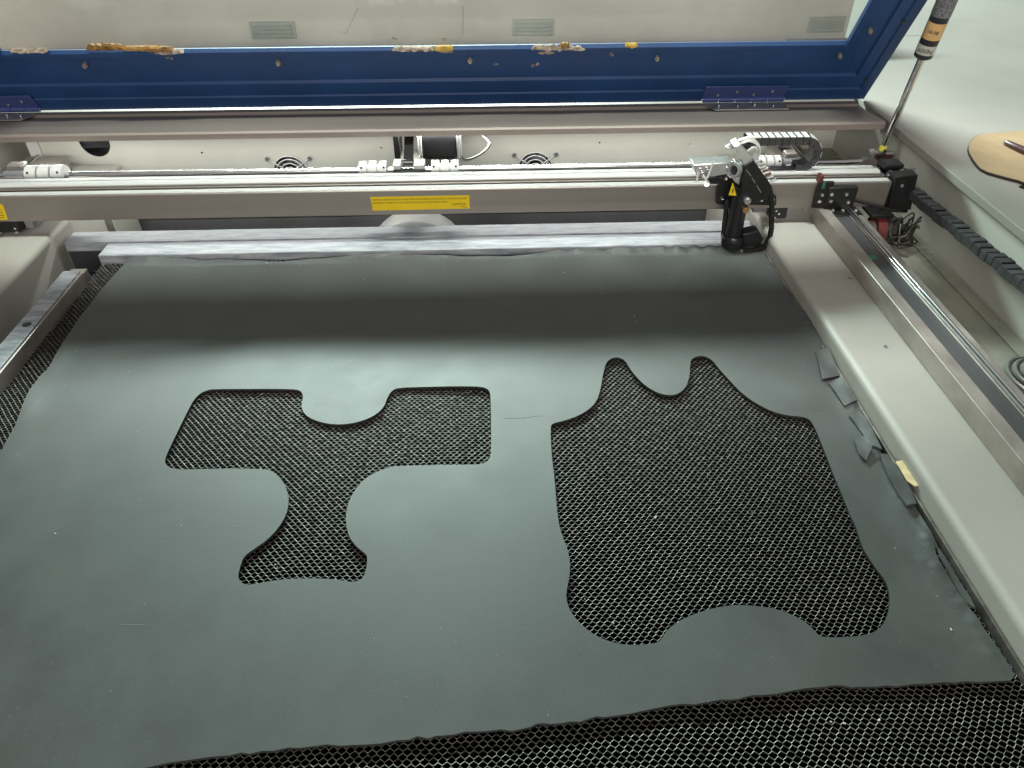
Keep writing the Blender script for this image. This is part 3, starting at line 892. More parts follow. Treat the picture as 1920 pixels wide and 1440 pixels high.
# left carriage block
q0, q1 = aty(-30, 418, GY + .006), aty(42, 440, GY + .006)
MB().box(-1.232, q1.x, GY + .004, GY + .034, BOX_Z + .008, GZ0 - .0005).build('bumper_block', 'black', gan, bevel=.002)
MB().box(q1.x + .001, q1.x + .022, GY + .03, GY + .08, BOX_Z + .006, GZ0 - .0008).build('switch_block', 'hinge_leaf', gan, bevel=.001)
for q in ((29, 428), (32, 435), (-2, 430), (2, 436)):
    inst(BOLT_S, 'block_screw', gan, aty(*q, GY + .004), ROT_FRONT)
# yellow labels
a, b, c_, d_ = aty(694, 369.5, GY - .0004), aty(880, 366, GY - .0004), aty(881, 391, GY - .0004), aty(699, 395, GY - .0004)
lab = MB().prism([a, b, c_, d_], (0, .0006, 0)).build('warning_label', 'yellow', gan, bevel=0)
hgt = a.z - d_.z
ang = math.atan2(b.z - a.z, b.x - a.x)
RT = (math.radians(90), 0, 0)
text('label_text', 'CAUTION: LASER RADIATION WHEN OPEN AND INTERLOCKS DEFEATED. AVOID EYE OR SKIN', .0066, lab, (a.x + .004, GY - .0008, a.z - hgt * .27), RT, 'ink', xs=.80)
text('label_text', 'EXPOSURE TO DIRECT OR SCATTERED RADIATION. DO NOT OPEN COVER', .0066, lab, (a.x + .004, GY - .0008, a.z - hgt * .50), RT, 'ink', xs=.80)
text('label_logo', 'CAMFIVE', .0085, lab, (b.x - .044, GY - .0008, b.z - hgt * .72), RT, 'ink', xs=1.0)
MB().tube([(b.x - .022, GY - .0006, b.z - hgt * .80), (b.x - .012, GY - .0006, b.z - hgt * .87), (b.x - .006, GY - .0006, b.z - hgt * .88)], .0005, 4).build('label_swoosh', 'ink', lab)
tri_ = [aty(5, 383, GY - .0004), aty(15, 412, GY - .0004), aty(-44, 413.5, GY - .0004), aty(-30, 384, GY - .0004)]
tri_ = [tri_[3], tri_[0], tri_[1], tri_[2]]
tl = MB().prism(tri_, (0, .0006, 0)).build('warning_label', 'yellow', gan)
for k, (yy, x1) in enumerate(((394, 3), (399, 5), (404, 8), (408, 9))):
    p, q = aty(-22, yy, GY - .0007), aty(x1, yy - .3, GY - .0007)
    MB().tube([p, q], .0008, 4).build('label_line', 'ink', tl)

# ================================================================ DRIVE SHAFT, COUPLINGS, MOTOR
SY, SZ = 1.865, .1315
sh = thing('drive_shaft', (-.2, SY, SZ), 'thin steel drive shaft with white ribbed couplings behind the gantry', 'shaft')
MB().cyl((-1.30, SY, SZ), (.98, SY, SZ), .0075, 16).build('shaft', 'steel', sh)


def coupling(x0, x1, r):
    n_ = 3
    prof = []
    L_ = x1 - x0
    for k in range(n_):
        u0 = x0 + L_ * k / n_ + .0026; u1 = x0 + L_ * (k + 1) / n_ - .0026
        prof += [(u0 - .0006, r * .66), (u0, r), (u1, r), (u1 + .0006, r * .66)]
    pts = [(x, SY, SZ) for x, _ in prof]
    o = MB().tube(pts, [q for _, q in prof], 28).build('coupling', 'white', sh)
    for x in (x0 + L_ * .12, x1 - L_ * .12):
        MB().cyl((x, SY - r * .80, SZ + r * .60), (x, SY - r * .84, SZ + r * .63), .0028, 10).build('set_screw', 'black', o)


def cx_at(px, py=316): return aty(px, py, SY).x


coupling(cx_at(48), cx_at(122), .025)
coupling(cx_at(673), cx_at(728), .0225)
coupling(cx_at(808), cx_at(862), .0225)
coupling(cx_at(1418, 300), cx_at(1463, 300), .021)
# pillow blocks
for (p0, p1) in ((8, 44), (1466, 1492)):
    x0, x1 = cx_at(p0), cx_at(p1)
    pb = thing('bearing_block', ((x0 + x1) / 2, SY, .06), 'grey bearing block holding the ' + ('left end' if p0 < 100 else 'right end') + ' of the drive shaft', 'bearing')
    MB().box(x0, x1, SY - .022, SY + .022, .05 + .0005, SZ + .004).build('block', 'alu', pb, bevel=.003)
    MB().cyl((x0 - .003, SY, SZ), (x1 + .003, SY, SZ), .0135, 24).build('bearing', 'hinge_leaf', pb)
    MB().box(x0 + .004, x1 - .002, SY + .002, SY + .03, SZ + .012, SZ + .026).build('cap', 'alu', pb, bevel=.003)

mo = thing('stepper_motor', (-.15, 2.0, .06), 'black square stepper motor with belt pulley behind the gantry middle', 'motor')
MY = 1.985
m0, m1 = aty(793, 297, MY), aty(857, 297, MY)
MT = .186
MB().box(m0.x, m1.x, MY, MY + .075, m0.z, MT).build('body', 'black', mo, bevel=.003)
MB().box(m0.x - .010, m0.x - .0005, MY - .003, MY + .078, m0.z - .002, MT).build('face_plate', 'alu_g', mo, bevel=.002)
MB().box(m1.x + .0005, m1.x + .013, MY - .003, MY + .078, m0.z - .004, MT).build('end_bell', 'silver', mo, bevel=.003)
inst(BOLT, 'motor_bolt', mo, (m0.x - .005, MY - .003, m0.z + .006), ROT_FRONT)
b0 = aty(743, 294, MY)
MB().box(b0.x - .004, b0.x + .012, MY - .005, MY + .075, b0.z - .004, MT).build('side_plate', 'black', mo, bevel=.002)
MB().box(b0.x - .004, m1.x - .006, MY + .004, MY + .08, .03, m0.z - .005).build('bracket', 'paint', mo, bevel=.002)
tb0, tb1 = aty(757, 310, SY + .025), aty(776, 250, MY - .012)
MB().prism([(tb0.x, SY + .022, SZ + .006), (tb1.x, SY + .022, SZ + .006), (tb1.x, MY - .012, MT - .001), (tb0.x, MY - .012, MT - .001)], (0, .010, 0)).build('timing_belt', 'rubber', mo, bevel=.001)
MB().cyl((tb0.x - .002, SY + .02, SZ + .002), (tb1.x + .002, SY + .02, SZ + .002), .0165, 24).build('pulley', 'black', mo)
sx0, sx1 = cx_at(738), cx_at(798)
MB().box(sx0, sx1, SY - .026, SY + .03, .055, SZ + .006).build('shaft_block', 'black', mo, bevel=.002)
MB().box(sx0 + .001, tb0.x - .004, SY - .020, SY + .020, SZ + .0065, SZ + .020).build('block_cap', 'alu_g', mo, bevel=.002)
MB().box(tb1.x + .004, sx1 - .001, SY - .020, SY + .020, SZ + .0065, SZ + .020).build('block_cap', 'alu_g', mo, bevel=.002)
wp = [aty(862, 290, 2.01), aty(868, 300, 2.0), aty(885, 297, 2.0), aty(905, 286, 2.0), aty(917, 272, 2.0), aty(914, 262, 2.01), aty(903, 252, 2.02), aty(895, 244, 2.03)]
def spline(pts, n=6):
    out = []
    P_ = [pts[0]] + list(pts) + [pts[-1]]
    for i in range(1, len(P_) - 2):
        for k in range(n):
            t = k / n
            a_, b_, c2, d2 = P_[i - 1], P_[i], P_[i + 1], P_[i + 2]
            out.append(.5 * ((2 * b_) + (c2 - a_) * t + (2 * a_ - 5 * b_ + 4 * c2 - d2) * t * t + (3 * b_ - a_ - 3 * c2 + d2) * t ** 3))
    out.append(Vector(pts[-1]))
    return out
MB().tube(spline(wp), .0034, 8).build('cable', 'wire', mo)
MB().tube([q + V(.004, -.004, .003) for q in spline(wp)], .0018, 6).build('cable', 'black', mo)

# ================================================================ FAN GUARDS, EXHAUST
for k, (fx, fz) in enumerate(FANS):
    fg = thing('fan_guard', (fx, BW - .01, fz), 'round wire fan guard on the back wall ' + ('left of the motor' if k == 0 else 'right of the motor'), 'fan guard', 'fan guards on the back wall')
    for r in (.018, .030, .042, .052):
        MB().tube([(fx + r * math.cos(t), BW - .010, fz + r * math.sin(t)) for t in np.linspace(0, 2 * math.pi, 40)[:-1]], .0016, 6, closed=True).build('wire_ring', 'white', fg)
    for sx in (-1, 1):
        for sz in (-1, 1):
            MB().tube([(fx + sx * .012, BW - .012, fz + sz * .012), (fx + sx * .04, BW - .012, fz + sz * .03), (fx + sx * .060, BW - .004, fz + sz * .042)], .0017, 6).build('spoke', 'white', fg)
            MB().cyl((fx + sx * .0615, BW - .0005, fz + sz * .043), (fx + sx * .0615, BW - .008, fz + sz * .043), .0062, 14).build('screw', 'silver', fg)
    MB().cyl((fx, BW + .012, fz), (fx, BW + .03, fz), .02, 20).build('fan_hub', 'black', fg)
    for j in range(7):
        a_ = j * 2 * math.pi / 7
        u = V(math.cos(a_), 0, math.sin(a_)); v_ = V(-math.sin(a_), .5, math.cos(a_)).normalized()
        MB().obox(V(fx, BW + .02, fz) + u * .034, u * .015, v_ * .011, u.cross(v_) * .001).build('fan_blade', 'hinge_leaf', fg)
ex = thing('exhaust_port', (-.225, 2.08, -.26), 'pale round exhaust duct collar below the gantry at the back', 'exhaust port')
C0 = V(-.225, 2.06, -.262)
def ring_lathe(prof, name, m, parent, c, n_=48):
    mb_ = MB()
    rings = [[mb_.bm.verts.new((c.x + r * math.cos(t), c.y + y, c.z + r * math.sin(t))) for t in np.linspace(0, 2 * math.pi, n_ + 1)[:-1]] for r, y in prof]
    for A, B in zip(rings, rings[1:] + rings[:1]):
        for k in range(n_):
            mb_.bm.faces.new((A[k], A[(k + 1) % n_], B[(k + 1) % n_], B[k]))
    return mb_.build(name, m, parent)
ring_lathe([(.152, 0), (.146, -.004), (.128, -.004), (.122, .004), (.118, .09), (.124, .09), (.15, .09)], 'collar', 'white', ex, C0)
ring_lathe([(.117, .01), (.112, .008), (.104, .02), (.104, .085), (.116, .085)], 'inner_sleeve', 'duct', ex, C0)

# ================================================================ LID
ALPHA = math.radians(59)
LD = V(0, -math.cos(ALPHA), math.sin(ALPHA))
LM = V(0, -math.sin(ALPHA), -math.cos(ALPHA))      # towards the inside
L0 = V(0, 2.15, .205)


def lidp(x, s, m_=0.0):
    return V(x, L0.y, L0.z) + LD * s + LM * m_


LX0, LX1, LS = -1.365, 1.082, 1.25
lid = thing('lid', (-.14, 2.15, .205), 'raised blue painted lid frame with a clear acrylic window', 'lid')
sec = [(0, .004), (.040, .004), (.044, .001), (.088, .001), (.092, -.005), (.180, -.005), (.184, .002), (.200, .002), (.200, -.012), (.184, -.030), (.0, -.030)]


def lid_bar(name, sec, p_of, mit):
    """sweep a section along a bar with mitred ends; p_of(t, s, m)"""
    mb_ = MB()
    A = [mb_.bm.verts.new(p_of(0, s, m_)) for s, m_ in sec]
    B = [mb_.bm.verts.new(p_of(1, s, m_)) for s, m_ in sec]
    k = len(sec)
    mb_.bm.faces.new(A[::-1]); mb_.bm.faces.new(B)
    for i in range(k):
        mb_.bm.faces.new((A[i], A[(i + 1) % k], B[(i + 1) % k], B[i]))
    return mb_.build(name, 'blue', lid, bevel=.0012)


kx = .136 / .200
lid_bar('bottom_rail', sec, lambda t, s, m_: lidp(LX0 + s * kx if t == 0 else LX1 - s * kx, s, m_), 1)
lid_bar('top_rail', sec, lambda t, s, m_: lidp(LX0 + s * kx if t == 0 else LX1 - s * kx, LS - s, m_), 1)
lid_bar('side_rail', sec, lambda t, s, m_: lidp(LX1 - s * kx - .0002, (s if t == 0 else LS - s), m_), 1)
lid_bar('side_rail', sec, lambda t, s, m_: lidp(LX0 + s * kx + .0002, (s if t == 0 else LS - s), m_), 1)
wx0, wx1 = LX0 + .128, LX1 - .128
MB().prism([lidp(wx0, .192, -.0135), lidp(wx1, .192, -.0135), lidp(wx1, LS - .192, -.0135), lidp(wx0, LS - .192, -.0135)], -LM * .004).build('window_pane', 'acrylic', lid, smooth=False)
# stud nuts
nm = MB()
nm.tube([(0, 0, 0), (0, 0, .0035)], .0055, 18)
nm.tube([(0, 0, .0036), (0, 0, .0095)], .0068, 6)
nm.tube([(0, 0, .0096), (0, 0, .015)], .0036, 12)
NUT = mesh_only(nm, 'stud_nut', 'brassy')
nrot = LM.to_track_quat('Z', 'X').to_euler()
for x, s in ((-1.037, .162), (-.540, .162), (-.040, .162), (.454, .162), (.943, .162), (.985, .246), (.985, .60), (.985, .95)):
    inst(NUT, 'stud_nut', lid, lidp(x, s, -.005), nrot)
for x, s in ((1.055, .278), (1.055, .075)):
    MB().cyl(lidp(x, s, .0005), lidp(x, s, .0052), .0055, 16).build('rivet_hole', 'dark', lid)


def residue(name, m, x0, x1, s0, s1, seed, th_=.004):
    """lumpy torn strip of old foam stuck along the window edge"""
    rnd = random.Random(seed)
    n_ = max(6, int((x1 - x0) / .006))
    mb_ = MB()
    rows = []
    for i in range(n_ + 1):
        t = i / n_
        x = x0 + (x1 - x0) * t
        env = min(1, 5 * t, 5 * (1 - t)) ** .6
        hi = s0 + (s1 - s0) * env * (.55 + .45 * rnd.random()) + .001
        lo = s0 - .003 * rnd.random() * env
        rows.append([mb_.bm.verts.new(lidp(x, lo, .0022)), mb_.bm.verts.new(lidp(x, lo + (hi - lo) * .3, .0025 + th_ * env * (.5 + rnd.random()))),
                     mb_.bm.verts.new(lidp(x, lo + (hi - lo) * .75, .0025 + th_ * .8 * env * rnd.random())), mb_.bm.verts.new(lidp(x, hi, .0015 - .004 * rnd.random())), mb_.bm.verts.new(lidp(x, lo + (hi - lo) * .5, -.011))])
    for A, B in zip(rows, rows[1:]):
        for k in range(5):
            mb_.bm.faces.new((A[k], A[(k + 1) % 5], B[(k + 1) % 5], B[k]))
    mb_.bm.faces.new(rows[0]); mb_.bm.faces.new(rows[-1][::-1])
    return mb_.build(name, m, lid)


def lx(px, py):
    v = _ray(px, py); n_ = V(0, math.sin(ALPHA), math.cos(ALPHA)); o = V(0, 0, CAM_H)
    t = (L0 - o).dot(n_) / v.dot(n_)
    q = o + v * t
    return q.x, (q - L0).dot(LD)


for nm_, m_, pa, pb, h, sd in (('foam_residue', 'residue', (162, 93), (235, 92), .022, 1), ('foam_residue', 'residue', (225, 92), (300, 93), .008, 2), ('foam_residue', 'residue', (272, 94), (325, 95), .010, 3), ('foam_residue', 'residue2', (290, 99), (345, 99), .008, 4),
                               ('foam_residue', 'residue2', (735, 94), (815, 94), .010, 5), ('foam_residue', 'residue3', (814, 93), (850, 93), .012, 6), ('foam_residue', 'residue2', (822, 96), (850, 96), .010, 7), ('foam_residue', 'residue2', (995, 92), (1050, 92), .014, 8),
                               ('foam_residue', 'residue2', (1008, 100), (1040, 100), .010, 9), ('foam_residue', 'residue2', (1040, 94), (1100, 92), .011, 10), ('foam_residue', 'residue3', (1172, 87), (1196, 87), .010, 11), ('foam_residue', 'residue', (1050, 88), (1068, 88), .014, 12),
                               ('foam_residue', 'residue2', (20, 97), (90, 96), .004, 13)):
    (xa, sa), (xb, sb) = lx(*pa), lx(*pb)
    residue(nm_, m_, xa, xb, max((sa + sb) / 2, .184), max((sa + sb) / 2, .184) + h, sd)
for px, py in ((832, 72), (740, 71), (1008, 118), (1000, 122), (318, 108), (1145, 101), (930, 118)):
    x, s = lx(px, py)
    m2 = MB(); q = lidp(x, s, .003)
    for _ in range(3):
        m2.obox(q + V(random.uniform(-.006, .006), 0, random.uniform(-.004, .004)), V(.0035, 0, .001), V(0, .001, 0), V(-.0003, 0, .0015))
    m2.build('paint_fleck', 'residue2', lid)

# hinges
for hx0, hx1, lab in ((aty(1316, 192, 2.13).x, aty(1470, 188, 2.13).x, 'blue butt hinge at the right end of the lid with cut corner leaf'), (-1.43, aty(74, 208, 2.13).x, 'blue butt hinge at the left end of the lid, cut by the picture edge')):
    hg = thing('hinge', ((hx0 + hx1) / 2, 2.13, .2), lab, 'hinge', 'lid hinges')
    W_ = hx1 - hx0
    zt_ = .2012
    MB().prism([(hx0, 2.128, zt_), (hx1, 2.128, zt_), (hx1 - .004, 2.072, .1990 + .0012), (hx0 + .024 if W_ < .27 else hx0, 2.072, .1990 + .0012)] if hx0 > 0 else
               [(hx0, 2.128, zt_), (hx1, 2.128, zt_), (hx1 - .024, 2.072, .2002), (hx0, 2.072, .2002)], (0, 0, .003)).build('lower_leaf', 'hinge_leaf', hg, bevel=.0008)
    MB().prism([lidp(hx0, .006, .0045), lidp(hx1, .006, .0045), lidp(hx1, .060, .0045), lidp(hx0, .060, .0045)], LM * .0025).build('upper_leaf', 'blue_h', hg, bevel=.0008)
    nk = 5
    for k in range(nk):
        MB().cyl((hx0 + W_ * k / nk + .001, 2.136, .2105), (hx0 + W_ * (k + 1) / nk - .001, 2.136, .2105), .0078, 20).build('knuckle', 'blue_h', hg)
    MB().cyl((hx0 - .003, 2.136, .2105), (hx1 + .003, 2.136, .2105), .0045, 14).build('pin', 'steel', hg)
    for k in range(4):
        x = hx0 + W_ * (.18 + .215 * k)
        inst(BOLT, 'hinge_screw', hg, (x, 2.096 + (.008 if k % 2 == 0 else -.002), .2042))
        inst(BOLT_B, 'hinge_screw', hg, lidp(x, .028 + (.012 if k % 2 else 0), .0072), nrot)

# ================================================================ GAS STRUT
st = thing('gas_strut', (1.06, 1.93, .13), 'black gas strut with orange and grey labels propping the lid at right', 'gas strut')
S0, S1 = V(1.06, 1.926, .136), atx(1776, 0, 1.06)
SDIR = (S1 - S0).normalized()
SB = atx(1730, 108, 1.06)
lb = (SB - S0).dot(SDIR)
MB().cyl(S0 + SDIR * .02, S0 + SDIR * (lb + .01), .0088, 20).build('rod', 'steel', st)
top_l = 1.0
MB().tube([S0 + SDIR * lb, S0 + SDIR * (lb + .004), S0 + SDIR * (lb + .42)], [.0175, .0215, .0215], 28).build('cylinder', 'strut', st)
pxl = (SB - S0).length / 1


def band(py0, py1, m, name, r=.0218):
    a_ = (atx(1735 + (105 - py0) * .44, py0, 1.06) - S0).dot(SDIR)
    b_ = (atx(1735 + (105 - py1) * .44, py1, 1.06) - S0).dot(SDIR)
    return MB().tube([S0 + SDIR * a_, S0 + SDIR * b_], r, 28).build(name, m, st), a_, b_


g1, ga, gb = band(101, 84, 'greylabel', 'grey_label')
o1, oa, ob = band(73, 42, 'orange', 'orange_label')
n1, na, nb = band(31, -60, 'strutnet', 'mesh_sleeve', .0224)
MB().tube([S0 + SDIR * (nb + .001), S0 + SDIR * (nb + .15)], .0215, 20).build('upper_cylinder', 'strut', st)
# lettering on the side facing the camera
view = (V(0, 0, CAM_H) - (S0 + SDIR * ga)); view.normalize()
right = SDIR.cross(view).normalized(); face = right.cross(SDIR).normalized()
for (a_, b_, s_, par, m_, sz) in ((ga, gb, '600N', g1, 'ink_b', .0150), (oa, ob, '18-08', o1, 'ink_b', .0110)):
    t_ = text('label_text', s_, sz, par, S0 + SDIR * ((a_ + b_) / 2 - sz * .35) + face * .0226, (0, 0, 0), m_, align='CENTER')
    R_ = Matrix((right, SDIR, face)).transposed()
    t_.rotation_euler = R_.to_euler()
# end fitting
MB().tube([S0 + SDIR * .004, S0 + SDIR * .016, S0 + SDIR * .026], [.010, .0095, .0075], 16).build('ball_socket', 'yellow_p', st)
MB().tube([S0 + SDIR * .027, S0 + SDIR * .036], .0078, 16).build('collar', 'black', st)
MB().cyl(S0 + V(-.030, 0, -.002), S0 + V(.035, 0, -.006), .005, 14).build('ball_pin', 'silver', st)
MB().cyl(S0 + V(-.036, 0, -.002), S0 + V(-.022, 0, -.002), .0085, 6).build('pin_nut', 'silver', st)
MB().obox(S0 + V(.012, .006, -.022), V(.022, 0, -.004), V(0, .004, 0), V(.006, 0, .016)).build('bracket', 'maroon', st, bevel=.001)
br = thing('strut_bracket', (1.03, 1.90, .06), 'dull round bracket plate below the gas strut foot at right', 'bracket')
MB().cyl((1.03, 1.915, .085), (1.03, 1.93, .085), .036, 30).build('plate', 'alu', br)
MB().obox(V(1.058, 1.912, .115), V(.003, 0, 0), V(0, .004, 0), V(.003, 0, .030)).build('arm', 'black', br, bevel=.001)
MB().box(1.03, 1.096, 1.9315, 1.936, .002, .11).build('stay', 'black', br, bevel=.001)

# ================================================================ LASER HEAD
HY = 1.640
hd = thing('laser_head', (.60, HY, .012), 'black laser head with tilted mirror mount and nozzle hanging on the gantry', 'laser head')
T0, T1 = aty(1388, 372, HY), aty(1374, 442, HY)
tube_r = .0205
MB().tube([T0 + (T0 - T1) * .35, T0, T1], tube_r, 28).build('lens_tube', 'black', hd)
tdir = (T1 - T0).normalized()
NZ = V(T1.x + .003, HY, 0)
MB().tube([T1 - tdir * .004, T1 + tdir * .001, V(NZ.x, HY, .030), V(NZ.x, HY, .029), V(NZ.x, HY, .0275), V(NZ.x, HY, .015)], [.024, .027, .027, .0285, .0285, .027], 28).build('nozzle_collar', 'black', hd)
MB().tube([V(NZ.x, HY, .0148), V(NZ.x, HY, .0115), V(NZ.x, HY, .0105)], [.020, .012, .005], 24).build('nozzle_tip', 'black', hd)
MB().cyl(aty(1364, 372, HY + .012), aty(1356, 442, HY + .012), .006, 14).build('slide_rod', 'black', hd)
# back plate on the gantry
a, b = aty(1344, 330, GY - .008), aty(1368, 382, GY - .008)
MB().prism([aty(1348, 331, GY - .020), aty(1366, 331, GY - .020), aty(1372, 384, GY - .020), aty(1344, 384, GY - .020)], (0, .018, 0)).build('carriage_plate', 'black', hd, bevel=.002)
MB().prism([aty(1366, 332, GY - .020), aty(1456, 368, GY - .020), aty(1456, 386, GY - .020), aty(1372, 384, GY - .020)], (0, .018, 0)).build('carriage_foot', 'black', hd, bevel=.002)
for q in ((1361, 334), (1354, 372), (1428, 375), (1449, 374)):
    inst(BOLT, 'plate_bolt', hd, aty(*q, GY - .0205), ROT_FRONT)
# tilted mirror block
blk = [aty(1395, 312, HY - .02), aty(1413, 300, HY - .02), aty(1449, 352, HY - .02), aty(1440, 372, HY - .02), aty(1408, 384, HY - .02), aty(1388, 382, HY - .02)]
MB().prism(blk, (0, .045, 0)).build('mirror_block', 'black', hd, bevel=.002)
sl = MB()
for (u, v2) in (((1399, 318), (1408, 330)), ((1410, 334), (1416, 343)), ((1419, 348), (1427, 361))):
    sl.tube([aty(*u, HY - .0205), aty(*v2, HY - .0205)], .0013, 5)
sl.build('block_edge', 'silver', hd)
MB().prism([aty(1376, 276, HY - .012), aty(1388, 270, HY - .012), aty(1414, 297, HY - .012), aty(1396, 313, HY - .012)], (0, .04, 0)).build('mirror_plate', 'silver', hd, bevel=.002)
# ring mount with the dark aperture
RC = aty(1378, 319, HY - .012)
rp = MB()
rn = V(-.80, -.55, .15).normalized()
ra = rn.orthogonal().normalized(); rbv = rn.cross(ra)
n_ = 32
prof = [(.0165, -.005), (.0165, .005), (.011, .005), (.011, -.005)]
rings = [[rp.bm.verts.new(RC + rn * y + (ra * math.cos(t) + rbv * math.sin(t)) * r) for t in np.linspace(0, 2 * math.pi, n_ + 1)[:-1]] for r, y in prof]
for A, B in zip(rings, rings[1:] + rings[:1]):
    for k in range(n_):
        rp.bm.faces.new((A[k], A[(k + 1) % n_], B[(k + 1) % n_], B[k]))
rp.build('aperture_ring', 'silver', hd)
MB().cyl(RC - rn * .004, RC - rn * .002, .0108, 24).build('aperture', 'dark', hd)
MB().prism([aty(1380, 305, HY - .006), aty(1393, 312, HY - .006), aty(1386, 348, HY - .006), aty(1376, 340, HY - .006)], (0, .03, 0)).build('mount_plate', 'silver', hd, bevel=.0015)
# silver clamp with screws left of the mount
MB().prism([aty(1300, 309, HY + .004), aty(1374, 305, HY + .004), aty(1376, 326, HY + .004), aty(1345, 330, HY + .004), aty(1336, 334, HY + .004), aty(1306, 330, HY + .004)], (0, .045, 0)).build('sensor_clamp', 'silver', hd, bevel=.002)
MB().box(aty(1328, 330, HY + .002).x, aty(1349, 330, HY + .002).x, HY + .002, HY + .04, aty(1340, 346, HY).z, aty(1340, 332, HY).z).build('sensor_body', 'black', hd, bevel=.002)
for q in ((1314, 318), (1326, 316), (1318, 326), (1364, 316)):
    inst(BOLT, 'clamp_screw', hd, aty(*q, HY + .0035), ROT_FRONT)
for (u, v2) in (((1338, 302), (1326, 334)), ((1309, 324), (1306, 342)), ((1318, 330), (1330, 345))):
    MB().tube([aty(*u, HY), aty(*v2, HY - .003)], .0028, 8).build('adjust_lever', 'white', hd)
MB().cyl(aty(1325, 345, HY - .004), aty(1325, 345, HY + .006), .006, 14).build('adjust_knob', 'silver', hd)
# screws down the right flank of the block
for k in range(7):
    q = aty(1416 + k * 4.6, 304 + k * 6.0, HY - .016)
    MB().cyl(q, q + V(.012, -.004, .006), .0030, 8).build('flank_screw', 'silver' if k not in (3, 4) else 'copper', hd)
# knobs
for q, m_ in (((1402, 378), 'silver'), ((1399, 395), 'brass')):
    p = aty(*q, HY - .032)
    kb = MB(); kb.tube([p + V(0, .022, 0), p + V(0, 0, 0), p + V(0, -.002, 0)], [.0082, .0082, .0066], 20)
    kb.build('thumb_knob', m_, hd)
# yellow triangle
ty = HY - .0008 + .0
tp = [aty(1374, 342, HY - .0245), aty(1381, 367, HY - .0245), aty(1366.5, 366, HY - .0245)]
wt = MB().prism(tp, (0, .0015, 0)).build('warning_triangle', 'yellow', hd)
cxm = (tp[0] + tp[1] + tp[2]) / 3
MB().tube([cxm + V(0, -.0006, .006), cxm + V(0, -.0006, -.003)], .0014, 6).build('triangle_mark', 'ink_b', wt)
# nozzle bracket and air hose
MB().prism([aty(1392, 439, HY - .012), aty(1423, 433, HY - .012), aty(1432, 447, HY - .012), aty(1428, 460, HY - .012), aty(1394, 464, HY - .012)], (0, .034, 0)).build('air_bracket', 'black', hd, bevel=.003)
hp = [aty(1425, 330, HY - .01), aty(1438, 345, HY - .012), aty(1446, 370, HY - .014), aty(1447, 400, HY - .014), aty(1446, 430, HY - .014), aty(1440, 452, HY - .016), aty(1428, 464, HY - .018), aty(1408, 470, HY - .022), aty(1392, 469, HY - .024)]
hs = spline(hp, 14)
rr = [.0068 if (k % 3) else .0052 for k in range(len(hs))]
MB().tube(hs, rr, 10).build('air_hose', 'rubber', hd)
p = aty(1389, 471, HY - .026)
MB().tube([p, p + V(.010, .004, 0)], [.0042, .0050], 12).build('hose_fitting', 'silver', hd)
# white cables looping over the mount
for kk, (pts, r, m_) in enumerate((
        ([(1361, 276), (1370, 271), (1384, 264), (1400, 259), (1416, 258)], .0042, 'white'),
        ([(1363, 279), (1376, 276), (1390, 268), (1402, 263), (1415, 264), (1423, 274), (1423, 286), (1414, 297), (1402, 303)], .0028, 'wire'),
        ([(1390, 270), (1404, 265), (1418, 270), (1425, 282), (1421, 295), (1410, 305)], .0022, 'white'),
        ([(1400, 285), (1408, 279), (1416, 277), (1419, 285), (1412, 294)], .0026, 'wire'))):
    MB().tube(spline([aty(x, y, HY + .03 - .008 * kk) for x, y in pts], 7), r, 8).build('cable', m_, hd)
MB().cyl(aty(1391, 277, HY + .01), aty(1402, 272, HY + .02), .009, 16).build('cable_gland', 'black', hd)

# ================================================================ CABLE CHAINS
CY0, CY1 = 1.745, 1.775
ch = thing('cable_chain', (.68, 1.76, .16), 'curved black cable chain with cross bars painted pale as sheen above the gantry by the laser head', 'cable chain')
A0, A1 = aty(1408, 266, CY0), aty(1512, 264, CY0)
rad = .034
path = []
nl = 8
for k in range(nl):
    path.append((A0.x + (A1.x - A0.x) * k / nl, A0.z, 0.0))
for k in range(7):
    t = math.pi / 2 - k * math.pi / 6
    path.append((A1.x + rad * math.cos(t), A0.z - rad + rad * math.sin(t), t - math.pi / 2))
pitch = (A1.x - A0.x) / nl
lk = MB()
hw = pitch * .60
for y in (CY0, CY1):
    lk.obox((0, y - 1.76, 0), (hw, 0, 0), (0, .0022, 0), (0, 0, .0095))
lk.obox((0, 0, -.008), (hw * .75, 0, 0), (0, .014, 0), (0, 0, .001))
LINK = mesh_only(lk, 'link', 'chain')
lb_ = MB().obox((0, 0, .0098), (hw * .62, 0, 0), (0, .0165, 0), (0, 0, .0014))
BAR = mesh_only(lb_, 'cross_bar', 'chain_top')
for k, (x, z, t) in enumerate(path):
    l_ = inst(LINK, 'link', ch, (x, 1.76, z), (0, -t, 0))
    bo = bpy.data.objects.new('cross_bar', BAR); COL.objects.link(bo); bo.parent = l_
MB().box(.700, A1.x + .012, CY0 + .002, CY1 - .002, GZ1 + .0025, GZ1 + .0105).build('lower_run', 'chain', ch, bevel=.001)

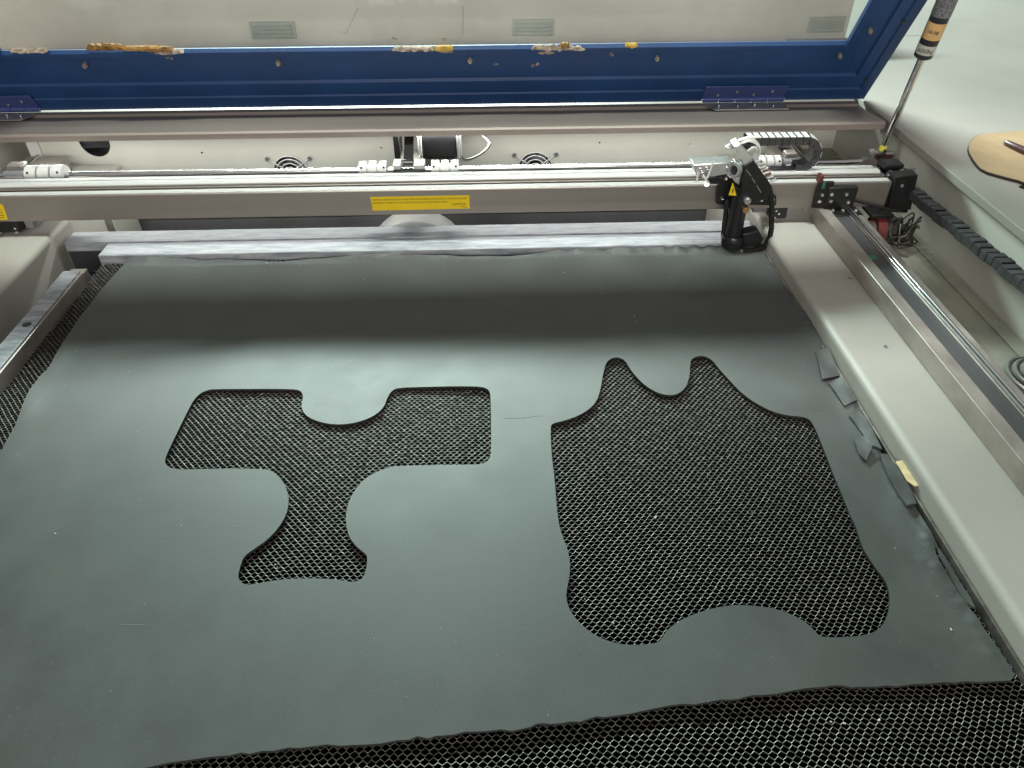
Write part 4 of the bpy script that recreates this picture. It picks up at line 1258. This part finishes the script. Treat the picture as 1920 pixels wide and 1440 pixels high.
c2 = thing('cable_chain', (1.045, 1.3, .11), 'long grey black cable chain lying along the right side wall', 'cable chain')
lk = MB()
P2 = .0245
for x in (-.0145, .0145):
    lk.obox((x, 0, 0), (.0015, 0, 0), (0, P2 * .47, 0), (0, 0, .0098))
lk.obox((0, 0, .0102), (.0150, 0, 0), (0, P2 * .34, 0), (0, 0, .0012))
lk.obox((0, 0, -.0085), (.0128, 0, 0), (0, P2 * .34, 0), (0, 0, .0012))
LINK2 = mesh_only(lk, 'link', 'chain')
y = 1.70
k = 0
while y > .62:
    z = .118 + (1.70 - y) * .050
    if y < 1.15: z = .1455
    sag = .0015 * math.sin(k * 1.7)
    inst(LINK2, 'link', c2, (1.046 + .0012 * math.sin(k * .9), y, z + sag), (math.radians(-2.8 + 1.5 * math.sin(k * 2.1)), 0, math.radians(1.5 * math.sin(k * 1.3))))
    y -= P2; k += 1
MB().box(.985, 1.06, 1.705, 1.73, .098, .106).build('end_bracket', 'black', c2, bevel=.001)

# ================================================================ SMALL PARTS RIGHT OF THE RAIL
mot = thing('axis_motor', (.98, 1.66, .0), 'dirty red and dark axis motor with tangled wires under the gantry end', 'motor')
AY = 1.662
MB().cyl((.952, AY, .040), (.974, AY, .040), .036, 28).build('red_collar', 'red', mot)
MB().tube([(.9745, AY, .040), (1.0, AY, .038), (1.02, AY, .036)], [.034, .036, .028], 24).build('can', 'grime', mot)
MB().cyl((.915, AY, .042), (.9515, AY, .042), .022, 20).build('gear_neck', 'alu', mot)
MB().box(.93, .985, AY - .02, 1.70, .080, .0885).build('mount_plate', 'black', mot, bevel=.001)
rnd = random.Random(3)
for k in range(14):
    base = V(.99 + .035 * rnd.random(), AY - .012, .035 + .03 * rnd.random())
    pts = [base + V(rnd.uniform(-.02, .035), -.012 * j + rnd.uniform(-.012, .012), rnd.uniform(-.040, .040)) for j in range(5)]
    MB().tube(spline(pts, 5), rnd.uniform(.0014, .003), 6).build('wire', ('black', 'grime', 'grime', 'dark_alu')[k % 4], mot)
MB().tube(spline([aty(1600, 375, GY - .008), aty(1640, 386, GY - .02), aty(1670, 394, GY - .012), aty(1700, 396, GY)], 8), .004, 8).build('lead', 'rubber', mot)

hose = thing('spiral_hose', (1.05, 1.2, .0), 'coiled dull steel hose end behind the right rail at the picture edge', 'hose')
hc0 = V(1.052, 1.095, .02)
for k in range(4):
    rr_ = .052 - k * .011
    MB().tube([hc0 + V(rr_ * math.cos(t), rr_ * math.sin(t) * 1.25, .006 * k - .012) for t in np.linspace(0, 2 * math.pi, 36)[:-1]], .0058, 8, closed=True).build('coil', 'hose', hose)
MB().cyl(hc0 + V(0, 0, -.026), hc0 + V(0, 0, .004), .026, 20).build('core', 'copper', hose)

# ================================================================ THINGS ON THE DECK
bo_px = [(1815, 283), (1816, 270), (1824, 258), (1838, 251), (1860, 249), (1890, 247), (1935, 243), (1990, 260), (1990, 372), (1920, 341), (1880, 331), (1842, 320), (1827, 304)]
bo = [atz(x, y, .2065) for x, y in bo_px]
bd = thing('mdf_offcut', (bo[0].x, bo[0].y, .2), 'tan board offcut with charred curved edge on the right deck', 'board')
pl = smooth_poly([(q.x, q.y) for q in bo], 1)
c_ = Vector((sum(x for x, _ in pl) / len(pl), sum(y for _, y in pl) / len(pl)))
MB().prism([(x, y, .2005) for x, y in pl], (0, 0, .0056)).build('charred_edge', 'char', bd)
MB().prism([(c_.x + (x - c_.x) * .988, c_.y + (y - c_.y) * .988, .2063) for x, y in pl], (0, 0, .0004)).build('board_face', 'mdf', bd, smooth=False)
a, b = atz(1884, 266, .213), atz(1940, 292, .213)
hn = MB().tube([a + V(.0, 0, 0), a.lerp(b, .08), a.lerp(b, .5), b], [.0035, .007, .0085, .009], 14)
tag(hn.build('tool_handle', 'maroon'), 'dark maroon tool handle lying on the tan board', 'tool')
p = atz(1921, 351, .202)
cl = MB().tube([p + V(-.012, 0, .002), p, p + V(.03, .006, .004)], [.002, .005, .006], 10)
tag(cl.build('black_clip', 'rubber'), 'small black clip on the deck at the right picture edge', 'clip')

# ================================================================ LED STRIP UNDER THE HINGE BEAM
def led_bar(x0, x1, y, z, power, tilt, label):
    led = thing('led_strip', ((x0 + x1) / 2, y, z), label, 'light')
    MB().box(x0, x1, y - .006, y + .006, z + .0005, z + .0155).build('housing', 'white', led)
    ll = bpy.data.lights.new('led_light', 'AREA')
    ll.shape = 'RECTANGLE'; ll.size = x1 - x0; ll.size_y = .008; ll.energy = power; ll.color = (.98, 1.0, .96)
    lo = bpy.data.objects.new('led_light', ll)
    COL.objects.link(lo); lo.parent = led
    lo.location = V(0, 0, 0)
    lo.rotation_euler = (math.radians(tilt), 0, 0)


led_bar(-1.25, .80, 1.982, .1775, 8.5, -16, 'white LED light bar tucked under the front lip of the hinge beam')
